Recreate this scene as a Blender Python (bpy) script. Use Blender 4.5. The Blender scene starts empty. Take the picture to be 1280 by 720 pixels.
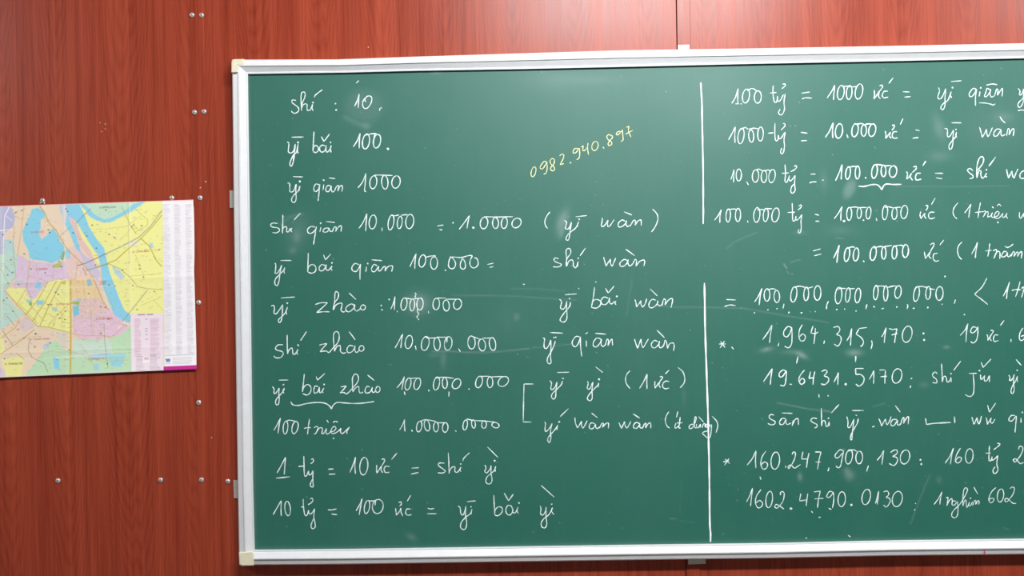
import bpy, bmesh, math, random
import numpy as np
from mathutils import Vector, Matrix, Euler

random.seed(7)
rng = np.random.default_rng(7)
sc = bpy.context.scene
C = sc.collection

# ------------------------------------------------------------------ camera
FPX = 1100.0                      # focal length in pixels of a 1280 wide frame
CAM = Vector((0.0, -2.2, 1.55))
ROT = Euler((math.radians(90.0), math.radians(1.0), math.radians(0.7)), 'XYZ')
cam_data = bpy.data.cameras.new('camera')
cam_data.sensor_width = 36.0
cam_data.lens = FPX / 1280.0 * 36.0
cam_data.clip_start = 0.05
cam = bpy.data.objects.new('camera', cam_data)
cam.location = CAM
cam.rotation_euler = ROT
C.objects.link(cam)
sc.camera = cam

# ------------------------------------------------------------------ world, lights, exposure
w = bpy.data.worlds.new('room_ambient')
sc.world = w
w.use_nodes = True
bg = w.node_tree.nodes['Background']
bg.inputs[0].default_value = (0.95, 0.97, 1.0, 1)
bg.inputs[1].default_value = 0.16

def area(name, loc, rot, sx, sy, power, col=(0.97, 0.985, 1.0)):
    d = bpy.data.lights.new(name, 'AREA')
    d.shape = 'RECTANGLE'; d.size = sx; d.size_y = sy
    d.energy = power; d.color = col
    o = bpy.data.objects.new(name, d)
    o.location = loc; o.rotation_euler = rot
    C.objects.link(o)
    return o

# fluorescent fittings under the ceiling in front of the board wall
TILT = (math.radians(48), 0, 0)
area('ceiling_tube_light', (0.57, -1.95, 2.93), TILT, 1.25, 0.16, 74)
area('ceiling_tube_light', (-3.5, -1.95, 2.93), TILT, 1.25, 0.16, 44)
area('ceiling_tube_light', (2.75, -1.95, 2.93), TILT, 1.25, 0.16, 31)

sc.view_settings.view_transform = 'Standard'
sc.view_settings.look = 'None'
sc.view_settings.exposure = 0.0
sc.view_settings.gamma = 1.0
sc.view_settings.use_curve_mapping = False

# ------------------------------------------------------------------ helpers
RM = ROT.to_matrix()
RN = np.array(RM)

def P(px, py, d=0.0):
    """point on the vertical plane standing d metres off the wall (wall is y = 0)"""
    r = RM @ Vector(((px - 640.0) / FPX, -(py - 360.0) / FPX, -1.0))
    t = (-d - CAM.y) / r.y
    return CAM + r * t

def PA(px, py, d):
    px = np.asarray(px, float); py = np.asarray(py, float); d = np.asarray(d, float)
    v = np.stack([(px - 640.0) / FPX, -(py - 360.0) / FPX, -np.ones_like(px)], -1)
    r = v @ RN.T
    t = (-d - CAM.y) / r[..., 1]
    return np.array(CAM) + r * t[..., None]

def tag(o, label=None, cat=None, group=None, kind=None):
    if label: o['label'] = label
    if cat: o['category'] = cat
    if group: o['group'] = group
    if kind: o['kind'] = kind
    return o

def empty(name, loc):
    o = bpy.data.objects.new(name, None)
    o.empty_display_size = 0.05
    o.location = loc
    C.objects.link(o)
    return o

def mesh_obj(name, verts, faces, mat, parent=None, smooth=False):
    me = bpy.data.meshes.new(name)
    me.from_pydata([tuple(v) for v in verts], [], faces)
    me.validate(); me.update()
    o = bpy.data.objects.new(name, me)
    C.objects.link(o)
    for m in (mat if isinstance(mat, (list, tuple)) else [mat]):
        me.materials.append(m)
    if smooth:
        me.polygons.foreach_set('use_smooth', [True] * len(me.polygons))
    if parent is not None:
        bpy.context.view_layer.update()
        o.parent = parent
        o.matrix_parent_inverse = Matrix.Translation(-parent.location)
    return o

def bm_obj(name, bm, mat, parent=None, smooth=False):
    bmesh.ops.recalc_face_normals(bm, faces=bm.faces)
    me = bpy.data.meshes.new(name)
    bm.to_mesh(me); bm.free()
    o = bpy.data.objects.new(name, me)
    C.objects.link(o)
    me.materials.append(mat)
    if smooth:
        me.polygons.foreach_set('use_smooth', [True] * len(me.polygons))
    if parent is not None:
        o.parent = parent
        o.matrix_parent_inverse = Matrix.Translation(-parent.location)
    return o

def add_box(bm, x0, x1, y0, y1, z0, z1):
    v = [bm.verts.new((x, y, z)) for x in (x0, x1) for y in (y0, y1) for z in (z0, z1)]
    for f in ((0, 1, 3, 2), (4, 6, 7, 5), (0, 4, 5, 1), (2, 3, 7, 6), (0, 2, 6, 4), (1, 5, 7, 3)):
        bm.faces.new([v[i] for i in f])
    return v

def add_slab(bm, pts, d0, d1, bev=0.0):
    """extrude a pixel outline from d0 to d1 off the wall; bev chamfers the front edge"""
    n = len(pts)
    cx = sum(p[0] for p in pts) / n; cy = sum(p[1] for p in pts) / n
    rings = [[bm.verts.new(P(x, y, d0)) for x, y in pts]]
    rings.append([bm.verts.new(P(x, y, d1 - bev)) for x, y in pts])
    if bev > 0:
        def ins(x, y):
            L = math.hypot(x - cx, y - cy); k = max(0.0, 1 - bev / 0.002 / L)
            return cx + (x - cx) * k, cy + (y - cy) * k
        rings.append([bm.verts.new(P(*ins(x, y), d1)) for x, y in pts])
    for a, b in zip(rings, rings[1:]):
        for i in range(n):
            j = (i + 1) % n
            bm.faces.new((a[i], a[j], b[j], b[i]))
    bm.faces.new(rings[0][::-1])
    bm.faces.new(rings[-1])

# ------------------------------------------------------------------ materials
class NT:
    def __init__(self, name):
        self.m = bpy.data.materials.new(name)
        self.m.use_nodes = True
        self.t = self.m.node_tree
        self.b = self.t.nodes['Principled BSDF']
    def n(self, typ, **kw):
        nd = self.t.nodes.new(typ)
        for k, v in kw.items():
            if k.startswith('i_'):
                key = k[2:]
                nd.inputs[int(key) if key.isdigit() else key].default_value = v
            else:
                setattr(nd, k, v)
        return nd
    def l(self, a, b): self.t.links.new(a, b)
    def math(self, op, a, b=None, c=None):
        nd = self.t.nodes.new('ShaderNodeMath'); nd.operation = op
        for i, x in enumerate((a, b, c)):
            if x is None: continue
            if isinstance(x, (int, float)): nd.inputs[i].default_value = x
            else: self.l(x, nd.inputs[i])
        return nd.outputs[0]
    def mix(self, f, a, b, mode='MIX'):
        nd = self.t.nodes.new('ShaderNodeMix'); nd.data_type = 'RGBA'; nd.blend_type = mode
        for s, x in ((nd.inputs[0], f), (nd.inputs[6], a), (nd.inputs[7], b)):
            if hasattr(x, 'is_linked'): self.l(x, s)
            elif isinstance(x, (int, float)): s.default_value = x
            else: s.default_value = (*x, 1)
        return nd.outputs[2]

def simple(name, col, rough=0.5, metal=0.0, var=0.0, scale=40.0, spec=0.5):
    t = NT(name)
    t.b.inputs['Roughness'].default_value = rough
    t.b.inputs['Metallic'].default_value = metal
    t.b.inputs['Specular IOR Level'].default_value = spec
    if var > 0:
        co = t.n('ShaderNodeTexCoord')
        nz = t.n('ShaderNodeTexNoise', i_Scale=scale, i_Detail=4.0)
        t.l(co.outputs['Object'], nz.inputs['Vector'])
        c2 = tuple(max(0, c * (1 - var)) for c in col)
        t.l(t.mix(nz.outputs[0], c2, tuple(min(1, c * (1 + var * .6)) for c in col)), t.b.inputs['Base Color'])
    else:
        t.b.inputs['Base Color'].default_value = (*col, 1)
    return t.m

WOOD_A = (0.205, 0.025, 0.011)
WOOD_B = (0.395, 0.066, 0.030)

def wood(name, shift=0.0, straight=False, rough=0.31):
    t = NT(name)
    co = t.n('ShaderNodeTexCoord')
    sep = t.n('ShaderNodeSeparateXYZ')
    t.l(co.outputs['Object'], sep.inputs[0])
    x, z = sep.outputs[0], sep.outputs[2]
    # slow wander of the grain
    mp = t.n('ShaderNodeMapping'); mp.inputs['Scale'].default_value = (5, 1, 0.8); mp.inputs['Location'].default_value = (shift, 0, shift * 2)
    t.l(co.outputs['Object'], mp.inputs[0])
    wn = t.n('ShaderNodeTexNoise', i_Scale=1.0, i_Detail=1.5)
    t.l(mp.outputs[0], wn.inputs['Vector'])
    wander = t.math('SUBTRACT', wn.outputs[0], 0.5)
    xx = t.math('ADD', x, t.math('MULTIPLY', wander, 0.10))
    # cathedral arches, one every ~0.16 m, points down
    p = 0.162
    u = t.math('DIVIDE', t.math('ADD', xx, 1.152 + shift), p)
    u = t.math('SUBTRACT', u, t.math('ROUND', u))
    u2 = t.math('MULTIPLY', u, u)
    mp2 = t.n('ShaderNodeMapping'); mp2.inputs['Scale'].default_value = (38, 1, 2.2)
    t.l(co.outputs['Object'], mp2.inputs[0])
    dn = t.n('ShaderNodeTexNoise', i_Scale=1.0, i_Detail=2.0)
    t.l(mp2.outputs[0], dn.inputs['Vector'])
    h = t.math('SUBTRACT', z, t.math('MULTIPLY', u2, 3.0))
    h = t.math('ADD', h, t.math('MULTIPLY', t.math('SUBTRACT', dn.outputs[0], 0.5), 0.16))
    h = t.math('ADD', h, t.math('MULTIPLY', wander, 0.5))
    band = t.math('FRACT', t.math('MULTIPLY', h, 15.0))
    band = t.math('POWER', t.math('SUBTRACT', 1.0, t.math('ABSOLUTE', t.math('SUBTRACT', t.math('MULTIPLY', band, 2.0), 1.0))), 1.6)
    # long streaks
    mp3 = t.n('ShaderNodeMapping'); mp3.inputs['Scale'].default_value = (70, 1, 1.1); mp3.inputs['Location'].default_value = (shift * 9, 0, 0)
    t.l(co.outputs['Object'], mp3.inputs[0])
    s1 = t.n('ShaderNodeTexNoise', i_Scale=1.0, i_Detail=3.0, i_Roughness=0.6)
    t.l(mp3.outputs[0], s1.inputs['Vector'])
    mp4 = t.n('ShaderNodeMapping'); mp4.inputs['Scale'].default_value = (230, 1, 5)
    t.l(co.outputs['Object'], mp4.inputs[0])
    s2 = t.n('ShaderNodeTexNoise', i_Scale=1.0, i_Detail=2.0)
    t.l(mp4.outputs[0], s2.inputs['Vector'])
    mp5 = t.n('ShaderNodeMapping'); mp5.inputs['Scale'].default_value = (16, 1, .7)
    t.l(co.outputs['Object'], mp5.inputs[0])
    s3 = t.n('ShaderNodeTexNoise', i_Scale=1.0, i_Detail=1.0)
    t.l(mp5.outputs[0], s3.inputs['Vector'])
    def cen(o): return t.math('SUBTRACT', o, 0.5)
    f = t.math('MULTIPLY', t.math('SUBTRACT', 0.42, band), 0.05 if straight else 0.26)
    f = t.math('ADD', f, t.math('MULTIPLY', cen(s1.outputs[0]), 1.25))
    f = t.math('ADD', f, t.math('MULTIPLY', cen(s2.outputs[0]), 1.0))
    f = t.math('ADD', f, t.math('MULTIPLY', cen(s3.outputs[0]), 0.7))
    f = t.math('ADD', f, 0.5)
    cl = t.n('ShaderNodeClamp'); t.l(f, cl.inputs[0])
    t.l(t.mix(cl.outputs[0], WOOD_A, WOOD_B), t.b.inputs['Base Color'])
    rg = t.math('ADD', t.math('MULTIPLY', cen(s1.outputs[0]), 0.12), rough)
    t.l(rg, t.b.inputs['Roughness'])
    t.b.inputs['Specular IOR Level'].default_value = 0.27
    bp = t.n('ShaderNodeBump'); bp.inputs['Strength'].default_value = 0.10; bp.inputs['Distance'].default_value = 0.001
    t.l(s1.outputs[0], bp.inputs['Height'])
    t.l(bp.outputs[0], t.b.inputs['Normal'])
    return t.m

M = {}
M['wood'] = wood('mahogany_laminate')
M['wood_strip'] = wood('mahogany_laminate_strip', 0.63, True)
M['groove'] = simple('dark_gap', (0.06, 0.02, 0.015), 0.9)
M['alu'] = simple('white_aluminium', (0.76, 0.77, 0.78), 0.34, 0.0, 0.06, 60)
M['cap'] = simple('cream_plastic', (0.82, 0.76, 0.56), 0.45, 0.0, 0.12, 120)
M['zinc'] = simple('zinc_plate', (0.62, 0.59, 0.52), 0.45, 0.2, 0.2, 200)
M['steel'] = simple('bright_screw', (0.72, 0.70, 0.66), 0.28, 0.5, 0.2, 300)
M['slot'] = simple('screw_slot', (0.22, 0.20, 0.18), 0.7, 0.3)
M['ink'] = simple('magenta_ink', (0.62, 0.03, 0.18), 0.5)
M['fleck'] = simple('chipped_pale_board', (0.72, 0.46, 0.36), 0.8)
M['floor'] = simple('grey_floor_tile', (0.20, 0.19, 0.18), 0.4, 0, 0.08, 6)
M['ceiling'] = simple('white_ceiling_paint', (0.8, 0.8, 0.78), 0.8, 0, 0.03, 6)

def chalk(name, col, lo):
    t = NT(name)
    t.b.inputs['Roughness'].default_value = 0.95
    t.b.inputs['Specular IOR Level'].default_value = 0.1
    co = t.n('ShaderNodeTexCoord')
    n1 = t.n('ShaderNodeTexNoise', i_Scale=420.0, i_Detail=3.0)
    t.l(co.outputs['Object'], n1.inputs['Vector'])
    n2 = t.n('ShaderNodeTexNoise', i_Scale=30.0, i_Detail=2.0)
    t.l(co.outputs['Object'], n2.inputs['Vector'])
    f = t.math('ADD', t.math('MULTIPLY', t.math('SUBTRACT', n1.outputs[0], 0.5), 2.0),
               t.math('MULTIPLY', t.math('SUBTRACT', n2.outputs[0], 0.5), 1.6))
    f = t.math('ADD', f, 0.72)
    cl = t.n('ShaderNodeClamp'); t.l(f, cl.inputs[0])
    t.l(t.mix(cl.outputs[0], lo, col), t.b.inputs['Base Color'])
    return t.m
M['chalk'] = chalk('white_chalk', (0.86, 0.93, 0.90), (0.30, 0.50, 0.43))
M['chalk_bold'] = chalk('white_chalk_bold', (0.95, 0.97, 0.96), (0.75, 0.82, 0.80))
M['chalk_yellow'] = chalk('yellow_chalk', (0.90, 0.90, 0.50), (0.45, 0.52, 0.30))
M['chalk_faint'] = simple('faint_chalk_scratch', (0.13, 0.27, 0.215), 0.9)

def board_mat():
    t = NT('green_chalkboard_steel')
    co = t.n('ShaderNodeTexCoord')
    at = t.n('ShaderNodeAttribute'); at.attribute_name = 'dust'
    mp = t.n('ShaderNodeMapping'); mp.inputs['Scale'].default_value = (2.2, 1, 1.6)
    t.l(co.outputs['Object'], mp.inputs[0])
    n1 = t.n('ShaderNodeTexNoise', i_Scale=1.0, i_Detail=5.0, i_Roughness=0.6)
    t.l(mp.outputs[0], n1.inputs['Vector'])
    mp2 = t.n('ShaderNodeMapping'); mp2.inputs['Scale'].default_value = (60, 1, 6)
    t.l(co.outputs['Object'], mp2.inputs[0])
    n2 = t.n('ShaderNodeTexNoise', i_Scale=1.0, i_Detail=4.0)
    t.l(mp2.outputs[0], n2.inputs['Vector'])
    f = t.math('ADD', t.math('MULTIPLY', t.math('SUBTRACT', n1.outputs[0], 0.5), 0.06),
               t.math('MULTIPLY', t.math('SUBTRACT', n2.outputs[0], 0.5), 0.015))
    f = t.math('ADD', f, 0.02)
    f = t.math('ADD', f, at.outputs['Fac'])
    cl = t.n('ShaderNodeClamp'); t.l(f, cl.inputs[0])
    t.l(t.mix(cl.outputs[0], (0.007, 0.120, 0.083), (0.62, 0.72, 0.68)), t.b.inputs['Base Color'])
    t.b.inputs['Roughness'].default_value = 0.50; t.b.inputs['Specular IOR Level'].default_value = 0.54
    return t.m
M['board'] = board_mat()

def paper_mat():
    t = NT('printed_map_paper')
    at = t.n('ShaderNodeAttribute'); at.attribute_name = 'print'
    t.l(at.outputs['Color'], t.b.inputs['Base Color'])
    t.b.inputs['Roughness'].default_value = 0.5
    t.b.inputs['Specular IOR Level'].default_value = 0.3
    return t.m
M['paper'] = paper_mat()
M['print_red'] = simple('red_print', (0.62, 0.06, 0.10), 0.6)
M['print_dark'] = simple('dark_print', (0.12, 0.10, 0.12), 0.6)

# ------------------------------------------------------------------ the room
bm = bmesh.new()
gap = 0.0018
seamL = P(245.5, 360).x; 
seamR = P(850.0 - 0.9, 360).x
def px_at(px0, slope, y): return px0 + slope * y
# three panels that meet under the cover strips; a narrow gap shows at the right-hand strip
xr_top = P(844.6, 0).x
add_box(bm, -3.6, seamL, 0, 0.018, 0, 3.0)
add_box(bm, seamL, xr_top, 0, 0.018, 0, 3.0)
add_box(bm, xr_top + gap, 4.4, 0, 0.018, 0, 3.0)
wall = bm_obj('wall_back', bm, M['wood'])
tag(wall, 'red mahogany laminate panel wall behind the green chalkboard', 'wall', kind='structure')
bm = bmesh.new(); add_box(bm, -3.6, 4.4, 0.018, 0.09, 0, 3.0)
ws = bm_obj('wall_core', bm, M['groove'], wall); 
bm = bmesh.new(); add_box(bm, -3.6, 4.4, -4.6, 0.09, -0.1, 0)
tag(bm_obj('floor', bm, M['floor']), 'grey tiled floor below the board wall', 'floor', kind='structure')
bm = bmesh.new(); add_box(bm, -3.6, 4.4, -4.6, 0.09, 3.0, 3.1)
tag(bm_obj('ceiling', bm, M['ceiling']), 'white ceiling above the board wall', 'ceiling', kind='structure')

def cover_strip(name, xl, width, thick, label):
    # vertical strip from floor to ceiling, xl = left edge x at eye level
    bm = bmesh.new()
    vs = add_box(bm, xl, xl + width, -thick, 0, 0, 3.0)
    ed = [e for e in bm.edges if abs(e.verts[0].co.z - e.verts[1].co.z) > 1 and e.verts[0].co.y < -1e-5]
    bmesh.ops.bevel(bm, geom=ed, offset=0.0011, segments=1, affect='EDGES')
    o = bm_obj(name, bm, M['wood_strip'])
    tag(o, label, 'trim', kind='structure')
    return o
XL = P(243.2, 360).x; WL = P(260.4, 360).x - XL
XR = P(851.6, 360).x; WR = P(868.4, 360).x - XR
cover_strip('trim_1', XL, WL, 0.0016, 'narrow mahogany cover strip over the panel seam between map and chalkboard')
cover_strip('trim_2', xr_top + gap, WR, 0.003, 'narrow mahogany cover strip over the panel seam above the chalkboard')
# small chipped nail holes in the laminate
bm = bmesh.new()
for x, y, r in ((125, 153.5, .9), (131.5, 155, .8), (131.5, 161, .8), (127, 164.5, .7), (257, 227, 1.0), (250.5, 234.5, .9), (264.5, 547, .9), (460.5, 59, .8)):
    pts = [(x + r * (0.7 + .5 * random.random()) * math.cos(a), y + r * (0.7 + .5 * random.random()) * math.sin(a)) for a in np.arange(6) * math.pi / 3]
    add_slab(bm, pts, -0.001, 0.0019 if 240 < x < 262 else 0.0004)
ch = bm_obj('chipped_hole', bm, M['fleck'], wall)

# ------------------------------------------------------------------ the chalkboard
BD = 0.030          # writing surface stands this far off the wall
board = empty('chalkboard', P(1000, 700, 0))
tag(board, 'large green chalkboard covered in handwritten chalk numbers, in a white aluminium frame', 'chalkboard')

OT = [(290, 74.5), (420, 74.2), (520, 70.7), (640, 67), (780, 62.8), (940, 60.5), (1120, 57.3), (1280, 54), (1700, 45.5)]
IT = [(310, 92.7), (430, 91), (520, 88.7), (640, 86.8), (780, 83.8), (940, 80.1), (1120, 76.5), (1280, 73), (1680, 64.5)]
OL = [(290, 74.5), (292, 248), (297, 600), (299, 706.5)]
IL = [(310, 92.7), (312, 248), (316.3, 600), (318.5, 687)]
OB = [(299, 706.5), (430, 705.5), (800, 700), (960, 698), (1120, 694.7), (1280, 693), (1711, 684)]
IB = [(318.5, 687), (430, 686.1), (800, 680.7), (960, 678.7), (1120, 675.2), (1280, 673.2), (1690, 665)]
OR = [(1700, 45.5), (1711, 684)]
IR = [(1680, 64.5), (1690, 665)]
PROFILE = [(0.0, 0.0), (0.0, 0.034), (0.02, 0.037), (0.06, 0.0395), (0.10, 0.040), (0.33, 0.0440), (0.36, 0.0480), (0.42, 0.0486),
           (0.455, 0.0475), (0.475, 0.0455), (0.53, 0.0445), (0.87, 0.0365), (0.90, 0.0380), (0.985, 0.0372), (1.0, 0.0350), (1.0, 0.020), (0.9, 0.0)]
def rail(name, outer, inner):
    verts = []; faces = []; n = len(PROFILE); m = len(outer)
    for (ox, oy), (ix, iy) in zip(outer, inner):
        for u, d in PROFILE:
            verts.append(P(ox + (ix - ox) * u, oy + (iy - oy) * u, d))
    for i in range(m - 1):
        for j in range(n):
            k = (j + 1) % n
            faces.append((i * n + j, i * n + k, (i + 1) * n + k, (i + 1) * n + j))
    faces.append(tuple(range(n))); faces.append(tuple((m - 1) * n + j for j in range(n)))
    o = mesh_obj(name, verts, faces, M['alu'], board)
    bm = bmesh.new(); bm.from_mesh(o.data); bmesh.ops.recalc_face_normals(bm, faces=bm.faces); bm.to_mesh(o.data); bm.free()
    return o
for o_, i_ in ((OT, IT), (OL, IL), (OB, IB), (OR, IR)):
    rail('frame_rail', o_, i_)

# writing surface: fine grid that carries the chalk dust left by wiping
x0, x1, y0, y1 = 306.0, 1688.0, 62.0, 691.0
def lerp_poly(poly, x):
    return np.interp(x, [p[0] for p in poly], [p[1] for p in poly])
gx = np.concatenate([np.arange(x0, 1290, 1.6), np.linspace(1290, x1, 30)])
NX = len(gx); NY = 392
tt = np.linspace(0, 1, NY)
GX = np.repeat(gx[None, :], NY, 0)
top = lerp_poly(IT, gx) - 2.0; bot = lerp_poly(IB, gx) + 2.0
GY = top[None, :] + (bot - top)[None, :] * tt[:, None]
GX = GX + (GY - 90) * 0.0135 * np.clip((1200 - GX) / 800, 0.3, 1.0)
dust = np.zeros_like(GX)
def blob(cx, cy, rx, ry, amt, ang=0.0, pw=1.0):
    global dust
    c, s = math.cos(ang), math.sin(ang)
    dx = GX - cx; dy = GY - cy
    q = ((dx * c + dy * s) / rx) ** 2 + ((-dx * s + dy * c) / ry) ** 2
    dust = dust + 1.35 * amt * np.exp(-q ** pw)
def streak(pts, wdt, amt):
    global dust
    for (ax, ay), (bx, by) in zip(pts, pts[1:]):
        vx, vy = bx - ax, by - ay
        L2 = vx * vx + vy * vy + 1e-9
        t = np.clip(((GX - ax) * vx + (GY - ay) * vy) / L2, 0, 1)
        dd = (GX - ax - vx * t) ** 2 + (GY - ay - vy * t) ** 2
        dust = np.maximum(dust, amt * np.exp(-dd / wdt ** 2))
blob(455, 132, 25, 21, .035, 0, 3.0); streak([(432, 147), (445, 153), (458, 158)], 4, .06); blob(458, 157, 6, 4, .05)
blob(372, 290, 14, 22, .05, .2); streak([(352, 280), (362, 271), (378, 268)], 3, .07); blob(371, 296, 4, 7, .06)
blob(703, 276, 6, 14, .13, .35); blob(702, 291, 3, 7, .08, .3)
blob(523, 379, 14, 12, .13); blob(366, 313, 5, 4, .06)
blob(554, 448, 4, 12, .06); streak([(538, 444), (550, 443)], 3, .05)
blob(635, 395, 14, 16, .012); blob(646, 396, 4, 5, .05, 0, 2); blob(560, 412, 60, 16, .006); blob(640, 412, 24, 18, .008)
blob(1174, 160, 7, 16, .07, -.3); blob(1255, 146, 12, 6, .05); blob(1240, 160, 40, 30, .02)
blob(1062, 236, 7, 13, .10, .4, 2); blob(1175, 195, 14, 7, .05); blob(1030, 226, 5, 12, .04)
blob(1002, 444, 7, 3.2, .17, .45); blob(958, 437, 8, 3, .13, -.2); blob(1068, 441, 9, 4, .15, 0); blob(990, 440, 14, 3, .06)
blob(1062, 594, 6, 6, .11, -.8); blob(1000, 596, 3, 5, .12); blob(1058, 588, 4, 4, .08)
blob(1052, 288, 16, 6, .03); blob(1000, 291, 8, 3, .04)
blob(514, 671, 7, 4, .07, .5); blob(890, 128, 60, 60, .02)
blob(690, 100, 30, 14, .03); blob(545, 90, 6, 3, .08); blob(738, 100, 40, 6, .03)
blob(1155, 481, 6, 4, .05); blob(855, 495, 3, 12, .03); blob(1183, 434, 4, 2, .10); blob(1174, 600, 3, 4, .05)
streak([(540, 439), (562, 439.3), (588, 440.5), (606, 440.8), (640, 438), (662, 435.5)], 0.9, .12)
streak([(665, 435), (715, 430)], 0.9, .07)
streak([(565, 369), (600, 369.5), (640, 370), (670, 372), (720, 375)], .9, .07)
streak([(640, 361), (670, 361), (706, 364)], .9, .05)
streak([(820, 382), (845, 384), (880, 384), (930, 385.5), (985, 395), (1035, 403)], 1.0, .075)
streak([(972, 503.5), (984, 506), (1010, 511), (1032, 514)], .9, .12); streak([(1030, 513), (1039, 515)], 1.0, .16)
streak([(1092, 508), (1106, 504)], 1, .07); streak([(908, 311), (917, 303), (932, 296), (945, 291)], .9, .08)
streak([(988, 328), (1000, 324.5)], .9, .10); streak([(980, 330), (983, 335)], 1, .2); streak([(984, 339), (986, 342)], .8, .12)
streak([(1162, 594), (1150, 623), (1138, 655)], .8, .09); streak([(1120, 233), (1200, 233), (1262, 232.5)], .9, .05)
streak([(850, 640), (852, 600)], .8, .03); streak([(783, 395), (786, 375), (790, 350)], 1.2, .04)
streak([(1255, 660), (1261, 662)], .8, .10); streak([(940, 161), (932, 168)], 1, .06); streak([(1045, 297.5), (1054, 297.8)], .9, .09)
streak([(838, 648), (845, 649)], .8, .12); streak([(850, 651), (868, 653)], .8, .05)
# chalk specks
for k in range(420):
    sx = rng.uniform(325, 1278); sy = rng.uniform(95, 672)
    ix = int(np.argmin(np.abs(gx - sx))); iy = int((sy - 90) / (590) * (NY - 1))
    dust[min(max(iy, 0), NY - 1), ix] += rng.uniform(.02, .22) * (1 if rng.random() < .25 else .35)
# chalk powder collected along the bottom and left edges
dedge = (bot[None, :] - 2.0) - GY
dust += 0.07 * np.exp(-(np.maximum(dedge, 0) / 3.0)) * (0.5 + rng.random(dust.shape) * .5)
ledge = GX - (310 + (GY - 90) * 0.0135)
dust += 0.10 * np.exp(-(np.maximum(ledge, 0) / 2.2))
V = PA(GX, GY, np.full_like(GX, BD)).reshape(-1, 3)
idx = np.arange(NX * NY).reshape(NY, NX)
F = np.stack([idx[:-1, :-1], idx[1:, :-1], idx[1:, 1:], idx[:-1, 1:]], -1).reshape(-1, 4)
def grid_mesh(name, V, F):
    me = bpy.data.meshes.new(name)
    me.vertices.add(len(V)); me.vertices.foreach_set('co', V.astype(np.float32).ravel())
    me.loops.add(F.size); me.loops.foreach_set('vertex_index', F.astype(np.int32).ravel())
    me.polygons.add(len(F))
    me.polygons.foreach_set('loop_start', np.arange(0, F.size, 4, dtype=np.int32))
    me.polygons.foreach_set('loop_total', np.full(len(F), 4, dtype=np.int32))
    me.update(calc_edges=True); me.validate()
    return me
me = grid_mesh('writing_surface', V, F)
a = me.attributes.new('dust', 'FLOAT', 'POINT')
a.data.foreach_set('value', dust.astype(np.float32).ravel())
me.materials.append(M['board'])
surf = bpy.data.objects.new('writing_surface', me); C.objects.link(surf)
surf.parent = board; surf.matrix_parent_inverse = Matrix.Translation(-board.location)
surf['label'] = 'green writing surface with smears of chalk dust'
bm = bmesh.new()
add_slab(bm, [(304, 86), (1684, 58), (1696, 672), (312, 692)], 0.004, BD - 0.003)
bm_obj('backing_board', bm, simple('grey_backing_board', (0.35, 0.33, 0.30), 0.8, 0, .1, 30), board)

# corner caps, thin caps that wrap the outer strip
def arc(cx, cy, r, a0, a1, n=5):
    return [(cx + r * math.cos(math.radians(a0 + (a1 - a0) * i / n)), cy + r * math.sin(math.radians(a0 + (a1 - a0) * i / n))) for i in range(n + 1)]
def cap(pts):
    bm = bmesh.new(); add_slab(bm, pts, 0.0, 0.0492, 0.0024)
    o = bm_obj('corner_cap', bm, M['cap'], board); o['label'] = 'cream plastic corner cap'
    return o
cap([(289.2, 91)] + arc(293.2, 78, 4, 180, 270) + [(305.2, 73.7), (305.2, 81.2), (297.2, 81.4), (297.6, 91)])
cap([(298.4, 690.5), (315.3, 689.3), (317.4, 691.5), (317.2, 707.0)] + arc(303.2, 703.4, 4.2, 90, 180))
cap([(1684, 45)] + arc(1696, 49, 4.5, 270, 360) + [(1701.2, 62), (1692.6, 62), (1692.4, 54), (1684, 54)])
cap([(1710, 668), (1711.5, 680)] + arc(1707, 680, 4.5, 0, 90) + [(1693, 685), (1693, 668)])

# brackets that hold the frame on the wall
def screw_mesh(r, h):
    bm = bmesh.new()
    prof = [(r, 0.0), (r, h * .25), (r * .92, h * .55), (r * .7, h * .85), (r * .38, h * .98), (0.0001, h)]
    n = 16
    rings = [[bm.verts.new((a * math.cos(2 * math.pi * k / n), -b, a * math.sin(2 * math.pi * k / n))) for k in range(n)] for a, b in prof]
    for p, q in zip(rings, rings[1:]):
        for k in range(n):
            bm.faces.new((p[k], p[(k + 1) % n], q[(k + 1) % n], q[k]))
    bm.faces.new(rings[-1]); bm.faces.new(rings[0][::-1])
    bmesh.ops.recalc_face_normals(bm, faces=bm.faces)
    me = bpy.data.meshes.new('screw'); 
    bm.to_mesh(me); bm.free()
    me.polygons.foreach_set('use_smooth', [True] * len(me.polygons))
    me.materials.append(M['steel'])
    return me
def slot_mesh(r, h):
    bm = bmesh.new()
    a, b = r * .62, r * .12
    for ax, bx in ((a, b), (b, a)):
        add_box(bm, -ax, ax, -h * 1.03, -h * 0.80, -bx, bx)
    bmesh.ops.recalc_face_normals(bm, faces=bm.faces)
    me = bpy.data.meshes.new('drive_slot'); bm.to_mesh(me); bm.free()
    me.materials.append(M['slot'])
    return me
SCREW = screw_mesh(0.0063, 0.0044); SLOT = slot_mesh(0.0063, 0.0044)
SMALL = screw_mesh(0.0035, 0.0022)

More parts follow.
